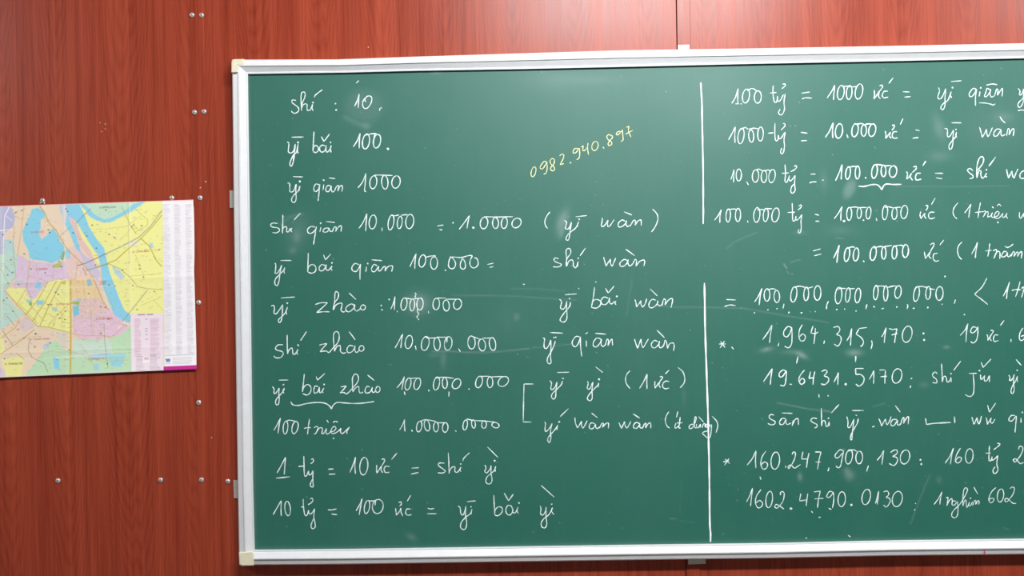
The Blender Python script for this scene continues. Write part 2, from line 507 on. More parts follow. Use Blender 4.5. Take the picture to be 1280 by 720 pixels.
def bracket(pts, screws, d=0.006):
    bm = bmesh.new(); add_slab(bm, pts, 0.0, d, 0.0006)
    o = bm_obj('mounting_bracket', bm, M['zinc'], board)
    o['label'] = 'small pale metal mounting bracket'
    for (sx, sy) in screws:
        s = bpy.data.objects.new('bracket_screw', SMALL); C.objects.link(s)
        s.parent = o; s.matrix_parent_inverse = Matrix.Translation(-board.location)
        s.location = P(sx, sy, d)
bracket([(286.8, 238), (300, 238), (300.2, 260), (287.2, 260)], [(291.2, 247.5)])
bracket([(291.6, 600.2), (304, 600), (304.5, 622.8), (292.4, 623)], [(293.6, 603.6)])
bracket([(847.2, 56.2), (861.8, 55.8), (862.2, 70), (847.4, 70)], [(851, 59.5), (858.8, 59.2)])
bracket([(860, 690), (882, 690), (882.2, 704.8), (860.2, 705.6)], [(866.5, 701.4), (877.5, 700.8)])

# small magenta ink mark on the bottom rail and a tan stain on the top rail
bm = bmesh.new()
add_slab(bm, [(1229.7, 687.6), (1231.0, 687.6), (1231.7, 690.5), (1230.9, 693.2), (1229.9, 693.2), (1230.4, 690.5)], 0.040, 0.0435)
o = bm_obj('ink_mark', bm, M['ink'], board); o['label'] = 'magenta ink mark on the bottom rail'

# ------------------------------------------------------------------ chalk writing
STROKES = """
# line format:  @key label | then  T x0 y0 [w]  | strokes
@ shí : 10.
T 340 105
240,165 205,160 200,185 225,205 262,235 265,270 230,293 200,280 195,268
295,268 292,200 290,120 300,85 320,80 332,100 325,140 305,185 298,215 300,240
298,225 325,200 350,205 350,235 355,262 385,255 405,200
405,200 402,245 412,268
. 410,185 10
425,135 430,115 465,85 505,57
. 635,197 9
. 642,258 11
825,222 850,170 872,100
872,100 866,170 862,242
935,180 930,150 955,122 990,125 998,160 980,210 945,245 915,235 905,190 922,150 938,140
1078,240 1076,268
1085,242 1097,235
842,-8 868,-34
@ yī bǎi 100.
T 340 105 1.9
150,580 168,590 165,640 165,680 195,690 220,660 230,610
232,600 225,690 215,760 200,815 182,815 182,780 212,715 245,680 260,605
260,600 254,660 262,695
. 260,585 11
195,532 315,530
420,475 415,560 410,672
410,672 412,640 435,615 460,630 462,665 440,685 412,678
535,620 500,612 475,640 485,675 510,680 535,655 542,614
542,614 540,660 550,682 575,660 592,618
592,614 585,650 590,686
. 585,583 9
492,525 520,575
520,575 575,500
812,628 850,570 882,492
882,492 874,570 872,645
o 940,575,35,75,.12
o 1050,572,36,68,.14
930,512 985,500 1045,495
1045,495 1028,512 1018,540
. 1160,648 14
@ yī qiān 1000
T 330 210
235,150 255,155 258,200 260,235 285,238 305,210 322,160
322,160 318,230 322,290 315,330 295,345 275,325 285,290 315,255 345,225 362,180
362,180 350,205 352,230
. 358,135 11
290,86 390,90
550,168 520,160 500,190 500,225 520,235 545,210 557,165
557,160 552,230 545,290 540,330
598,165 590,222
. 597,122 10
672,182 640,175 618,205 625,235 650,230 675,180
675,180 672,215 685,240 705,228
705,230 722,190 745,175 745,195 738,232
738,232 755,190 775,175 785,190 778,238
648,98 712,107
938,200 985,140 1020,52
1020,52 1012,150 1006,225 1022,238
o 1093,143,35,65,.1
o 1208,143,32,68,-.05
o 1320,140,42,62,.1
1095,75 1150,70 1285,75
@ shí qiān 10,000 = 1.0000 (yī wàn)
T 330 210
135,555 90,550 65,570 85,590 140,600 155,625 125,648 85,645
188,465 187,560 183,655
183,655 190,605 215,585 228,600 226,632 245,638 262,602
278,600 268,625 280,640
298,522 365,450
510,592 470,585 435,615 445,650 480,650 515,615 525,585
522,590 512,660 502,720 495,765
570,590 558,640
. 567,552 10
655,605 620,600 592,620 598,640 630,638 655,605
655,605 660,632 680,634
680,640 705,590 722,598 715,635
715,635 745,590 775,580 768,638
620,535 710,545
948,605 990,545 1030,455
1030,455 1020,560 1018,632
o 1087,540,36,70,.1
1180,595 1182,632
T 480 210
o 70,545,28,75,.14
o 157,545,24,62,.1
o 257,535,40,72,.08
70,470 110,478 150,468
170,472 235,465
532,580 595,570
553,615 585,620
752,613 800,550 855,475
855,475 838,550 830,605
. 893,597 13
o 1000,550,38,58,.1
o 1115,550,30,55,-.02
o 1203,550,30,55,.1
o 1325,550,45,48,.2
1000,488 1130,490 1290,487
. 690,548 9
T 640 225
380,318 345,365 328,420 340,465 358,485
525,405 545,420 540,455 535,485 560,490 580,460 595,420
595,420 582,500 575,560 565,598 545,600 540,580 560,545 600,510 640,475 668,415
668,415 655,445 655,470
. 670,392 10
637,368 750,355
903,378 900,420 893,450 910,468 940,435 960,400
960,400 955,440 962,468 985,450 1022,395
1130,412 1100,400 1065,430 1065,465 1095,468 1130,440 1145,405
1145,405 1140,440 1155,465 1185,450
1180,465 1215,405 1235,410 1230,455
1230,455 1260,410 1290,402 1292,455
1120,318 1200,350
1405,290 1450,340 1458,400 1430,470 1395,520
@ yī bǎi qiān 100.000 = shí wàn
T 330 310
110,150 118,170 115,220 112,250 135,250 160,210 178,170
178,170 160,250 150,330 130,378 108,355 115,310 150,270 190,230 208,195
208,195 200,225 205,255
165,125 275,125
443,50 440,150 437,240
437,240 445,190 480,165 515,185 515,230 480,252 440,242
612,177 580,165 552,195 560,225 590,225 615,190 622,165
622,165 620,210 640,225 660,205 680,182
680,180 670,205 682,228
. 680,150 9
595,68 615,118
615,118 668,60
950,167 910,155 880,190 885,225 920,235 950,200 965,160
965,160 960,240 960,318
1025,185 1018,238
. 1037,155 9
1130,177 1100,165 1075,205 1085,235 1115,230 1145,180
1145,180 1145,225 1165,225 1195,190 1215,190 1210,230
1210,232 1240,187 1278,178 1286,195 1275,237
1075,118 1180,127
T 480 310
258,188 290,120 322,55
322,55 310,140 308,208
o 383,130,33,62,.14
o 500,150,35,63,.02
410,95 460,82 515,75
515,75 503,95
610,215 620,230
668,82 650,130 645,180 670,208 705,195 715,150 690,105 665,88
785,105 765,150 765,195 795,212 815,185 805,130 775,98
680,88 770,95 850,75 885,78
885,78 865,115 858,160 880,195 915,195 942,160 930,110 900,95
1033,165 1095,152
1055,195 1095,185
T 640 310
465,107 430,100 420,125 450,145 490,160 485,180 450,190 410,188
545,185 545,100 540,30 560,5 585,15 585,55 560,90 545,125 542,185
545,185 570,130 600,120 612,140 615,180 640,195 660,140
662,135 655,170 662,185
. 662,103 9
680,78 735,0
T 740 310
115,90 130,140 140,182
140,182 165,140 185,110
185,110 185,150 200,180 220,140 238,98
355,127 320,115 280,150 285,182 320,180 350,150 362,115
362,115 360,155 380,180 410,155
410,155 430,115 445,130 440,182
440,182 475,135 515,120 528,135 518,182
338,12 428,78
@ yī zhào : 1,000,000 yī bǎi wàn
T 330 310
70,580 95,575 105,600 100,650 125,655 160,610 188,565
188,565 183,650 175,715 160,745 145,735 150,710 185,680 215,640 235,590
235,590 222,630 225,665
. 232,552 11
168,500 308,490
512,565 570,548 635,548
635,548 580,600 525,645
525,645 590,638 655,638
690,620 705,540 710,460 720,435 745,455 740,500 710,540 700,570 695,620
695,620 720,570 770,550 780,570 770,620 790,640 810,635
905,572 870,560 825,590 820,625 850,638 890,610 910,565
910,565 905,610 930,630 965,605
o 990,595,25,25,.1
850,450 920,515
. 1172,575 9
. 1180,618 9
. 1252,515 9
T 480 310
68,610 95,550 110,485
110,485 105,560 105,618
130,628 136,642
o 200,560,30,62,.12
o 282,570,24,60,.05
o 360,560,32,60,.05
205,500 280,510 350,503
310,445 320,465 312,480 318,500
335,610 335,640 348,660 330,690 350,720
443,630 447,655
o 522,560,33,58,.05
o 622,575,31,55,-.05
o 735,562,40,52,.1
528,500 620,502
620,512 735,512
T 640 310
475,512 495,540 485,600 515,610 540,570 548,530
548,530 545,600 550,660 545,715 520,740 485,730 487,700 530,640 575,585 585,540
. 575,505 9
530,468 648,458
825,390 815,480 795,590
795,590 810,530 850,515 885,535 880,575 840,602 790,592
960,502 920,490 890,525 900,560 935,565 965,535 975,495
975,495 975,540 995,560 1025,532
1040,530 1030,550 1040,568
. 1048,483 10
935,402 962,450
962,450 1022,380
. 837,340 7
. 668,405 6
108,362 128,364
T 740 310
430,515 440,550 445,590
445,590 475,550 490,525
490,525 490,560 505,590 530,560 548,505
640,522 600,515 570,555 575,592 610,595 650,560 660,525
660,525 655,560 680,578 705,560
700,575 715,515 735,520 730,570
730,570 765,520 800,505 805,530 790,598
582,410 652,478
@ shí zhào 10,000,000 yī qiān wàn
T 330 405
190,207 140,210 115,240 130,262 180,275 192,300 165,335 120,338 98,320
232,108 232,200 235,300
235,300 250,260 275,240 285,255 290,298 308,303 325,280 340,252
340,250 328,290 340,305
. 342,212 10
365,165 380,145 425,75
555,210 600,200 630,197
630,197 590,240 560,278
560,278 620,270 650,285 690,240 735,190 752,140 745,90 720,75 697,100 695,160 700,220 705,275
705,275 725,230 755,215 765,235 765,275 795,293 820,285
895,222 855,215 830,250 840,285 875,280 900,250 910,215
910,215 908,260 925,285 955,262
o 975,245,25,28,.1
850,75 912,158
T 480 405
110,240 150,170 185,100
185,100 175,170 168,242
o 248,180,36,66,.14
312,215 322,260
o 412,195,38,70,.15
o 530,200,32,65,-.05
o 642,195,38,68,.1
420,130 440,140 520,140
530,132 635,132
632,132 628,185
745,245 764,278
o 875,185,37,65,-.02
o 980,210,35,60,-.08
o 1085,200,32,65,-.1
870,120 960,152
985,142 1085,140
T 640 405
308,138 325,150 320,200 325,240 350,240 375,200 385,160
388,160 390,240 385,320 390,385 370,398 352,375 360,330 395,270 425,200 432,170
. 420,135 8
. 437,133 8
380,85 510,92
685,132 640,125 605,170 605,205 630,228 660,200 685,132
685,130 685,210 697,325
742,165 745,230
735,100 757,85
890,152 850,140 815,180 815,220 845,228 880,190 895,150
895,150 890,200 910,225 940,202
930,215 950,155 965,165 960,220
960,215 985,165 1000,155 1006,215
832,93 940,102
T 750 405
345,150 360,200 375,245
375,245 395,190 410,150
410,150 415,200 430,235 460,190 485,148
580,177 545,165 515,195 520,230 550,238 585,205 595,170
595,170 590,215 605,238 635,217 650,160
655,160 668,195 675,245
675,245 695,200 730,190 742,215 735,270
570,62 645,138
@ yī bǎi zhào 100.000.000 yī yì (1 ức)
T 330 405
82,625 100,650 100,690 115,695 140,660 152,640
152,640 148,700 152,750 145,800 128,808 115,790 125,750 160,710 190,675 205,640
205,640 188,670 200,695
. 195,607 10
148,562 243,560
403,498 395,580 383,680
383,680 400,630 435,605 468,630 465,680 430,710 385,695
540,627 510,620 498,660 505,690 535,680 555,630
555,630 555,680 570,685 600,640
600,640 585,665 590,690
. 600,605 9
522,525 535,562
535,562 610,492
765,630 825,620
825,620 790,660 760,690
760,690 800,685 825,700 860,670 930,590 945,540 930,505 905,505 885,540 885,600 888,680
888,680 915,640 945,625 950,660 960,690 990,682
1060,632 1030,625 1010,660 1020,690 1060,680 1085,630
1085,630 1080,670 1095,685 1120,667
o 1138,655,22,30,.1
1035,510 1103,565
T 330 480 1.9
268,175 285,205 340,215 430,195 520,185 600,190 650,215 675,252
675,252 690,215 730,185 790,188 900,195 1000,190 1102,175
T 480 405
128,640 170,590 205,525
205,525 190,590 178,658
o 240,600,28,60,.18
o 333,598,32,58,.18
260,545 325,540
445,655 452,675
o 525,595,30,65,.15
o 608,590,25,55,-.03
o 725,598,42,50,.25
520,540 600,532 700,545
. 850,650 8
o 950,580,33,58,.18
o 1060,582,28,55,.0
o 1193,575,50,50,.3
955,525 1050,522
1060,530 1190,525
203,675 210,712
650,675 648,727
T 640 405
215,600 120,600
120,600 115,800 112,980
112,980 195,980
378,565 395,590 388,640 400,658 430,630 450,580
450,580 440,660 435,730 415,750 395,730 405,695 450,650 490,610 505,570
500,540 518,548
450,485 572,482
755,570 762,600 752,640 775,650 800,600 810,580
810,580 800,660 802,740 780,768 755,750 765,715 810,660 850,620 868,590
868,590 862,635
. 870,553 12
835,428 908,485
1183,465 1150,500 1135,550 1145,600 1180,645
T 750 405
395,645 440,570 470,500
470,500 468,580 470,650
550,570 548,610 552,643
552,640 580,600 600,575
600,575 590,610 605,638
598,530 618,525 625,540 610,560 595,580
690,577 660,570 630,595 628,630 655,648 690,640
652,500 692,460
780,435 830,480 848,550 835,600 800,638
@ 100 triệu 1.0000.0000 yí wàn wàn (ít dùng)
T 330 480
100,463 135,400 165,340
165,340 150,420 140,495
o 215,435,23,65,.08
o 310,435,30,62,.18
215,375 260,362 330,378
455,348 445,420 435,505
400,445 440,435 467,438
500,437 525,425 540,440 520,490 500,500
530,470 555,440 580,440 585,460 575,497
575,497 600,490 625,445
625,445 622,490 640,500 665,478
628,360 645,388
665,478 700,470 720,440 700,425 675,450 670,485 700,495 745,470 770,440
690,385 715,372 737,383
. 695,543 9
770,440 765,480 785,495 820,465 855,430
855,430 830,470 830,498
T 480 480
155,460 190,400 205,355
205,355 205,420 210,475
275,458 285,476
o 352,425,26,54,.15
o 430,415,27,55,-.15
o 520,430,25,48,.02
o 612,435,28,48,.05
360,380 390,362 430,358 520,375
530,388 630,388
710,465 725,475
o 812,410,22,50,.14
o 895,400,19,42,-.1
o 1000,405,24,38,.05
o 1115,412,36,27,-.25
825,350 900,365 1000,370 1115,382
T 640 480
328,378 335,400 330,450 335,475 360,460 390,420 400,395
400,395 385,470 388,540 375,585 358,570 362,535 400,490 430,455 458,410
458,410 450,440 452,460
. 472,378 10
483,325 565,245
628,335 635,390 655,440
655,440 680,400 695,370
695,370 695,410 710,440 730,410 752,365
830,397 790,390 772,425 785,448 815,440 835,400
835,400 838,435 855,445 875,428
875,442 895,400 915,395 905,432
905,435 940,395 965,395 962,445
795,290 855,338
T 760 480
108,385 120,410 135,445
135,445 155,400 165,375
165,375 170,410 190,440 215,400 228,372
320,397 280,385 255,415 260,440 290,440 320,400
320,400 318,430 335,442 350,427
345,442 365,400 380,395 375,438
375,440 400,400 425,390 428,442
250,298 318,342
610,275 582,320 573,370 590,420 617,442
680,390 668,425 675,442 705,420 718,395
698,275 685,335
722,330 715,390 708,436 727,440
690,390 745,388
850,402 820,410 812,440 835,445 860,410 882,345 872,330 862,380 865,430 885,440
885,400 887,435 905,435 925,400
925,400 920,437
905,325 955,380
940,437 955,400 970,400 970,432
1015,407 985,405 980,430 1010,430 1025,405
1035,405 1032,470 1020,530 1000,540 960,510 945,490 970,475 1005,470
1040,322 1085,370 1098,420 1080,488
@ 1 tỷ = 10 ức = shí yì
T 330 550 1.7
130,330 175,250 215,172
215,172 208,260 203,345
120,382 258,368
398,160 400,240 405,350 425,357 445,310
345,265 380,262 405,262
445,305 450,345 470,345 490,305
490,305 488,400 492,465 475,468 462,455 470,420 485,395
470,195 490,190 495,210 485,225 465,237
640,292 695,290
648,343 715,340
858,325 890,250 915,170
915,170 908,250 915,340
o 998,262,40,88,.08
1128,250 1125,300 1130,332
1130,330 1155,290 1175,260
1175,260 1170,300 1188,327
1175,195 1200,190 1205,210 1178,258
1255,267 1220,262 1200,290 1215,325 1252,323
T 480 550
75,195 130,130
275,282 350,277
268,342 345,325
605,232 555,230 545,255 590,290 612,310 590,330 538,328
642,125 648,220 650,335
650,335 665,290 695,265 710,275 708,310 730,325 752,300 770,272
770,270 760,300 770,318
. 768,240 10
788,212 800,180 855,128
1008,250 1020,280 1008,315 1030,328 1060,290 1072,255
1072,255 1070,330 1080,400 1065,435 1035,437 1018,415 1030,370 1070,335 1105,300 1118,262
1118,262 1110,295 1115,318
. 1107,207 11
1035,70 1140,175
@ 10 tỷ = 100 ức = yī bǎi yì
T 330 600 1.7
90,348 135,270 172,205
172,205 170,290 172,360
o 236,285,28,72,-.08
392,190 395,270 408,345 430,352 445,305
370,270 395,268
445,300 450,335 475,335 505,290
505,285 498,370 512,440 508,475 485,487 470,465 480,420 500,385
462,190 480,183 490,205 470,230 440,247
638,298 670,300 725,290
675,340 735,348
920,310 960,240 982,185
982,185 965,270 952,350
o 1030,270,26,66,.15
o 1138,265,54,71,.08
1042,208 1090,210 1130,200
1115,205 1112,255
T 480 600
115,280 120,320 125,354
125,350 150,320 170,280
170,280 170,320 188,360
145,225 170,220 172,245 155,262
267,292 230,290 215,325 235,352 277,345
232,212 268,152
437,283 470,290 502,283
430,338 525,337
740,262 760,275 770,340 795,345 815,280
818,260 815,350 827,430 815,485 790,495 765,470 775,420 820,370 865,335 880,290
880,290 872,325 876,342
. 870,267 9
830,217 918,208
T 600 600
138,150 142,250 148,350
148,350 152,300 185,268 220,280 220,320 185,355 150,354
325,290 310,258 275,258 258,300 270,340 300,350 325,320 330,285
325,300 330,325 355,325 380,275
380,270 370,310 385,335
. 390,230 10
242,130 285,208
285,208 333,142
602,258 610,290 605,335 630,350 655,310 662,270
660,270 660,370 668,440 650,478 620,470 612,430 640,385 690,345 725,280
725,275 715,310 738,345
708,243 724,240
612,55 742,172
@Y 0982.940.897
T 650 140 1.4
o 135,598,23,50,.2
265,502 240,495 205,540 205,565 230,565 265,510
268,495 272,560 260,610 235,622
345,475 320,465 300,490 310,520 340,550 345,575 325,590 305,570 315,545 340,515 345,475
395,440 420,420 438,435 430,470 400,527
400,527 440,515
. 505,508 9
582,367 550,365 530,395 540,412 565,400 590,360
595,360 597,420 590,460 565,478
612,352 632,340 628,385 655,378 678,345
680,310 676,360 685,430
o 750,340,31,46,.15
828,348 842,365
915,240 890,225 868,245 880,275 910,295 918,320 895,335 880,320 900,285 925,255 918,230
1002,192 975,200 962,225 985,225 1015,190
1022,175 1028,230 1030,280 1010,295
1065,155 1090,140
1090,140 1085,190 1110,252
1055,222 1130,182
@ 100 tỷ = 1000 ức = yī qiān
T 860 90
438,315 475,250 502,165
502,165 498,240 498,315
475,318 512,318
. 532,318 8
o 580,240,35,70,.12
o 698,250,35,62,.03
590,185 640,165 675,180 690,195
852,135 850,220 865,300 888,295 895,240
820,210 885,205
895,245 898,288 922,285 955,225
972,215 960,300 965,370 945,420 920,428 905,405 922,370
945,122 970,120 970,140 938,167
1135,212 1220,200
1140,270 1175,258 1240,262
T 1000 90
270,262 315,195 348,130
348,130 340,200 335,280
o 408,205,34,72,.12
o 492,205,28,70,.08
o 590,195,37,76,.14
420,150 470,142 500,150
510,150 575,145
740,180 746,220 738,270
740,270 775,220 795,187
795,190 785,240 804,268
795,140 820,130 825,150 798,190
880,192 840,195 822,235 840,258 882,250
888,115 932,57
1030,197 1095,200
1045,252 1108,245
T 1120 90
425,155 435,190 420,240 425,268 455,260 480,210 498,165
498,165 490,250 490,330 475,370 455,375 450,345 480,310 520,280 552,195
552,195 545,230 556,258
. 565,157 10
550,95 655,88
800,172 770,165 735,210 735,240 760,245 790,205 805,170
805,170 795,250 795,338
840,195 832,245
. 848,158 9
945,180 910,165 898,205 885,240 905,245 940,200 947,172
945,172 940,220 955,250 985,237
985,240 1005,175 1020,180 1012,235
1012,235 1045,185 1065,168 1060,245
903,132 960,120 1012,127
830,308 890,310 940,320 975,332
975,332 992,318
1222,165 1240,190 1235,230 1260,218 1278,168
1280,170 1275,240 1272,300 1250,345 1225,350 1220,320 1250,280 1310,230
1218,388 1250,380 1310,388
@ 1000 tỷ = 10.000 ức = yī wàn
T 860 90
405,678 440,615 472,548
472,548 468,630 470,710
o 530,640,30,77,.12
o 632,640,25,62,-.05
o 725,620,28,70,.03
530,575 570,555 600,572
605,572 660,562 700,568
870,510 868,600 875,680 898,680 903,630
800,612 855,608
903,630 908,665 932,660 965,605
972,600 960,680 965,740 955,800 940,818 925,800 938,760
950,515 970,520 965,545 930,580
1128,603 1195,612
1130,688 1192,685
T 1000 90 1.9
252,655 295,590 332,505
332,505 325,590 328,660
o 390,590,36,73,.1
468,622 480,660
o 550,582,32,66,.13
o 638,585,26,58,.03
o 722,582,35,63,.14
555,525 610,515 640,525
650,525 690,518 720,525
852,590 860,630 855,665
858,665 890,620 905,600
905,600 895,640 912,664
920,535 940,530 940,555 918,582
972,597 935,600 922,640 940,662 977,658
1003,525 1030,465
1155,577 1195,587
1125,662 1185,655
T 1120 90
485,565 510,570 515,600 515,645 540,640 575,580
575,580 570,660 568,720 555,765 535,770 530,735 560,690 595,650 605,605
605,600 598,630 608,655
. 600,575 9
555,508 655,508
835,550 850,600 862,655
862,655 890,605 905,570
905,570 908,610 920,645 945,600 965,555
1050,577 1010,570 980,605 980,638 1010,638 1048,585
1052,580 1050,620 1065,640 1092,622
1105,640 1120,570 1135,580 1130,630
1130,630 1160,575 1180,575 1172,640
1038,445 1060,480 1092,510
@ 10,000 tỷ = 100.000 ức = shí wàn
T 870 190
348,275 365,230 380,175
380,175 378,240 375,305
o 428,230,26,60,.02
505,295 525,330
o 595,240,32,62,.05
o 680,245,28,60,.03
o 760,240,32,66,.12
600,180 630,172 670,190
680,190 720,180 745,190
890,125 895,220 890,290 910,300 932,240
858,213 930,210
935,235 930,270 945,290 970,265 990,235
992,235 985,320 992,380 965,413 948,395 955,350 980,320
980,145 1000,135 1005,155 980,180 945,197
1145,222 1195,220
1135,310 1160,300 1205,298
1260,283 1278,280
T 1010 190 2.0
275,288 310,210 342,125
342,125 335,200 332,275
o 400,210,23,63,.12
o 495,205,23,65,.02
400,155 450,145 500,145
575,250 578,268
o 665,195,28,68,.12
o 755,190,24,58,.0
o 850,195,37,58,.08
660,130 690,125 750,132
760,140 830,135
505,342 560,345 620,330 680,325 715,345 738,380
738,380 755,340 785,320 850,325 935,323
985,195 995,220 985,272
988,272 1015,245 1035,210
1035,210 1025,250 1047,285
1050,150 1080,145 1080,170 1042,205
1127,212 1090,215 1075,250 1085,280 1132,272
1148,138 1178,90
T 1120 190 1.8
390,212 470,213
400,258 462,268
770,187 740,165 715,180 730,205 768,235 765,260 735,267
810,260 808,160 825,80 850,48 875,60 870,110 835,160 810,190 808,260
808,260 830,190 850,190 848,230 865,262 890,240 905,212
905,210 892,245 912,248
. 905,178 9
928,142 998,48
1105,170 1115,220 1125,262
1125,262 1145,220 1160,190
1160,190 1165,230 1180,260 1200,210 1220,168
1310,197 1270,190 1240,225 1245,260 1280,262 1310,230 1320,195
@ 100,000 tỷ = 1,000,000 ức (1 triệu
T 870 190
185,682 225,630 252,575
252,575 240,640 238,708
o 322,635,22,66,.05
o 420,630,26,66,.03
325,578 370,570 410,575
515,685 520,707
o 608,630,31,73,.08
o 698,630,25,66,.08
o 795,630,36,70,.14
600,562 617,550
610,578 680,575
690,565 760,568
962,510 965,600 968,685 990,682 1000,640
915,605 990,602
1000,640 1002,680 1025,670 1060,625
1060,625 1050,690 1052,760 1040,808 1022,800 1030,770
1025,542 1050,530 1052,550 1018,582
1188,622 1230,632
1195,692 1235,692
T 1010 190
262,668 305,610 340,545
340,545 330,610 328,688
. 360,690 13
o 412,618,25,66,.03
o 512,610,22,54,.02
o 605,610,24,60,.1
415,560 460,550 510,555
515,555 590,555
682,660 687,690
o 770,605,26,72,.08
o 865,615,26,60,.05
o 962,600,34,66,.1
770,555 800,548 860,560
870,555 930,552
1128,595 1120,630 1130,668
1130,665 1155,630 1170,612
1170,610 1165,640 1182,668
1175,535 1195,535 1195,560 1178,585
1267,602 1220,605 1205,640 1225,668 1272,655
1235,525 1272,460
. 555,683 8
T 1120 190 1.4
620,505 580,560 570,605 585,645 610,668
685,612 720,565 750,520
750,520 735,590 728,658
845,505 830,580 820,662
790,605 835,600 870,595
868,600 890,590 895,610 870,652
880,625 905,600 922,605 915,652
915,652 945,640 965,605
965,605 955,645 975,655 990,648
960,545 977,562
990,648 1020,635 1030,605 1010,595 985,630 990,660 1030,660 1070,610
1010,540 1030,522 1052,542
. 1018,703 10
1070,610 1065,650 1085,650 1112,610
1110,610 1102,640 1117,665
1235,600 1235,650 1250,660 1280,610
1282,610 1275,650
@ = 100.0000 ức (1 trăm
T 1000 290
130,190 207,168
142,238 213,220
T 1000 290 2.0
335,262 370,190 392,130
392,130 380,210 368,308
o 470,225,26,70,.14
o 560,225,27,65,.1
470,165 520,148 550,155
632,285 642,300
o 732,215,30,70,.13
o 838,210,22,62,.02
o 945,205,25,66,.05
o 1055,190,30,65,.05
735,160 800,145 830,148
845,145 920,135
930,145 1000,132 1030,140
T 1120 290
283,195 290,240 295,268
295,265 320,230 345,195
345,195 330,240 352,267
340,130 370,112 380,130 343,195
417,212 380,220 372,265 395,292 430,285
438,130 478,80
660,98 625,140 615,190 630,245 657,275
755,222 790,160 815,102
815,102 800,190 793,260
938,115 930,180 918,245
892,190 955,183
970,190 1000,175 1005,200 978,265
985,240 1010,200 1030,195 1040,215 1038,270
1110,202 1080,195 1055,235 1065,250 1095,240 1117,205
1115,205 1115,240 1130,248 1152,222
1150,245 1170,200 1185,205 1180,245
1180,245 1205,205 1220,205 1215,245
1215,245 1240,205 1260,200 1252,264
1090,140 1110,155 1140,145 1172,120
@ = 100,000,000,000,000 <
T 880 350 1.7
222,195 318,200
205,265 260,250 318,257
505,220 545,160 580,82
580,82 562,160 552,250
o 630,150,29,62,.02
o 728,165,28,61,-.02
635,100 680,88 720,95
o 898,145,30,76,.12
o 1022,140,24,68,.05
o 1135,130,34,73,.03
900,72 960,62 1010,75
1030,85 1090,68
800,238 790,285
1245,212 1228,250 1225,292
632,300 648,296
722,290 738,284
. 505,328 7
. 850,325 10
965,331 985,325
. 1112,316 6
T 1020 350 1.7
o 225,155,33,83,.08
o 318,150,23,72,.1
o 418,155,28,73,.1
225,95 240,85 300,85
325,90 390,85
510,242 498,290
o 598,125,23,72,.08
o 697,135,22,76,.03
o 820,120,32,63,.1
600,65 660,60 690,70
715,75 780,60 810,68
910,240 918,260 910,290
o 1005,140,28,74,.14
o 1122,130,24,65,.06
o 1235,135,36,69,.05
1005,70 1060,65 1110,75
1130,88 1190,95
. 208,295 8
283,295 292,286
. 400,310 8
. 580,267 9
655,290 680,282
. 808,270 8
968,286 988,280
. 1118,274 10
. 1262,243 7
. 570,85 0
T 1120 350 1.6
595,195 583,237
910,-20 860,70 785,142
785,142 850,190 918,245
1070,165 1105,100 1135,20
1135,20 1115,100 1105,190
1240,15 1225,80 1195,168
1158,105 1200,95 1250,98
1255,85 1275,70 1280,90 1255,175
1270,110 1295,85 1310,88
. 490,-36 9
. 684,346 8
@ * 1,964.315,170 : 19 ức
T 880 350 1.6
150,640 220,640
205,610 160,680
165,612 210,675
275,668 296,692
585,598 635,530 680,450
680,450 665,540 655,630
750,628 740,662
875,478 840,465 800,510 800,555 830,568 860,530 878,475
878,475 880,560 875,640 845,678 805,662
985,445 955,500 950,570 970,610 1005,600 1012,560 985,540 955,570
1090,460 1068,530
1068,530 1110,535 1143,520
1115,480 1108,560 1098,640
1205,605 1198,637
T 1020 350
175,475 215,465 235,480 235,510 205,545
205,545 245,565 250,610 220,660 180,640
308,608 335,560 358,485
358,485 350,570 345,655
430,485 510,475
430,490 400,540
400,540 450,575 475,620 455,665 445,655
555,605 562,640 550,690
655,570 680,530 702,475
702,475 690,550 683,630
730,485 765,495 810,488
810,488 795,560 785,630
755,550 815,535
o 912,542,48,81,.14
. 1075,535 11
. 1080,600 11
T 1120 350
642,555 690,500 720,435
720,435 705,520 700,620
805,477 770,470 745,510 765,530 795,510 815,475
818,465 818,540 805,600 775,630 745,615
910,545 920,580 918,608
920,605 935,575 945,560
945,505 970,505 968,525 945,560 942,590 957,610
1022,552 990,550 975,585 985,615 1024,605
1043,455 1082,402
1150,590 1150,620
1270,480 1240,530 1235,590 1260,605 1285,580 1280,555 1250,565
@ 19.6431.5170 : shí jiǔ yì
T 930 440 1.8
540,45 525,115
1118,40 1115,100
195,295 240,230 282,165
282,165 270,250 262,328
420,192 390,180 355,210 355,245 385,245 420,190
425,190 420,260 410,325 385,338 360,330
455,322 480,325
605,180 565,230 548,280 570,322 600,310 605,280 580,265 555,290
665,195 650,265
650,265 700,255
708,195 695,260 690,327
775,195 815,180 830,200 800,240
800,240 840,255 845,290 810,325 768,318
898,302 920,260 945,205
945,205 940,260 938,330
. 1017,322 15
1198,165 1115,165
1115,165 1118,225
1118,225 1165,225 1200,260 1190,310 1150,342 1118,320
748,422 752,455
. 842,438 9
T 1060 440
210,275 235,235 258,185
258,185 258,250 255,317
315,180 370,180
375,185 370,250 368,317
325,248 390,242
o 490,240,48,73,.14
625,272 642,260
628,335 622,360
892,217 870,200 845,225 855,250 885,275 885,310 845,305
935,115 940,200 942,300
942,300 955,250 975,245 985,270 992,300 1015,290 1030,255
1030,255 1032,302
. 1030,215 9
1055,185 1128,90
T 1120 440
728,215 808,213
772,220 780,330 775,410 750,443 715,440 692,425
845,225 850,275 872,258 888,235
. 835,187 10
885,235 885,285 910,285 935,235
935,235 935,302
850,100 872,155
872,155 950,70
1128,230 1140,255 1135,285 1160,275 1185,225
1180,225 1175,310 1182,380 1165,415 1150,400 1160,350 1195,290 1215,245
1215,240 1210,270 1215,302
. 1212,183 9
1200,75 1252,133
@ sān shí yī wàn wǔ qiān
T 880 500
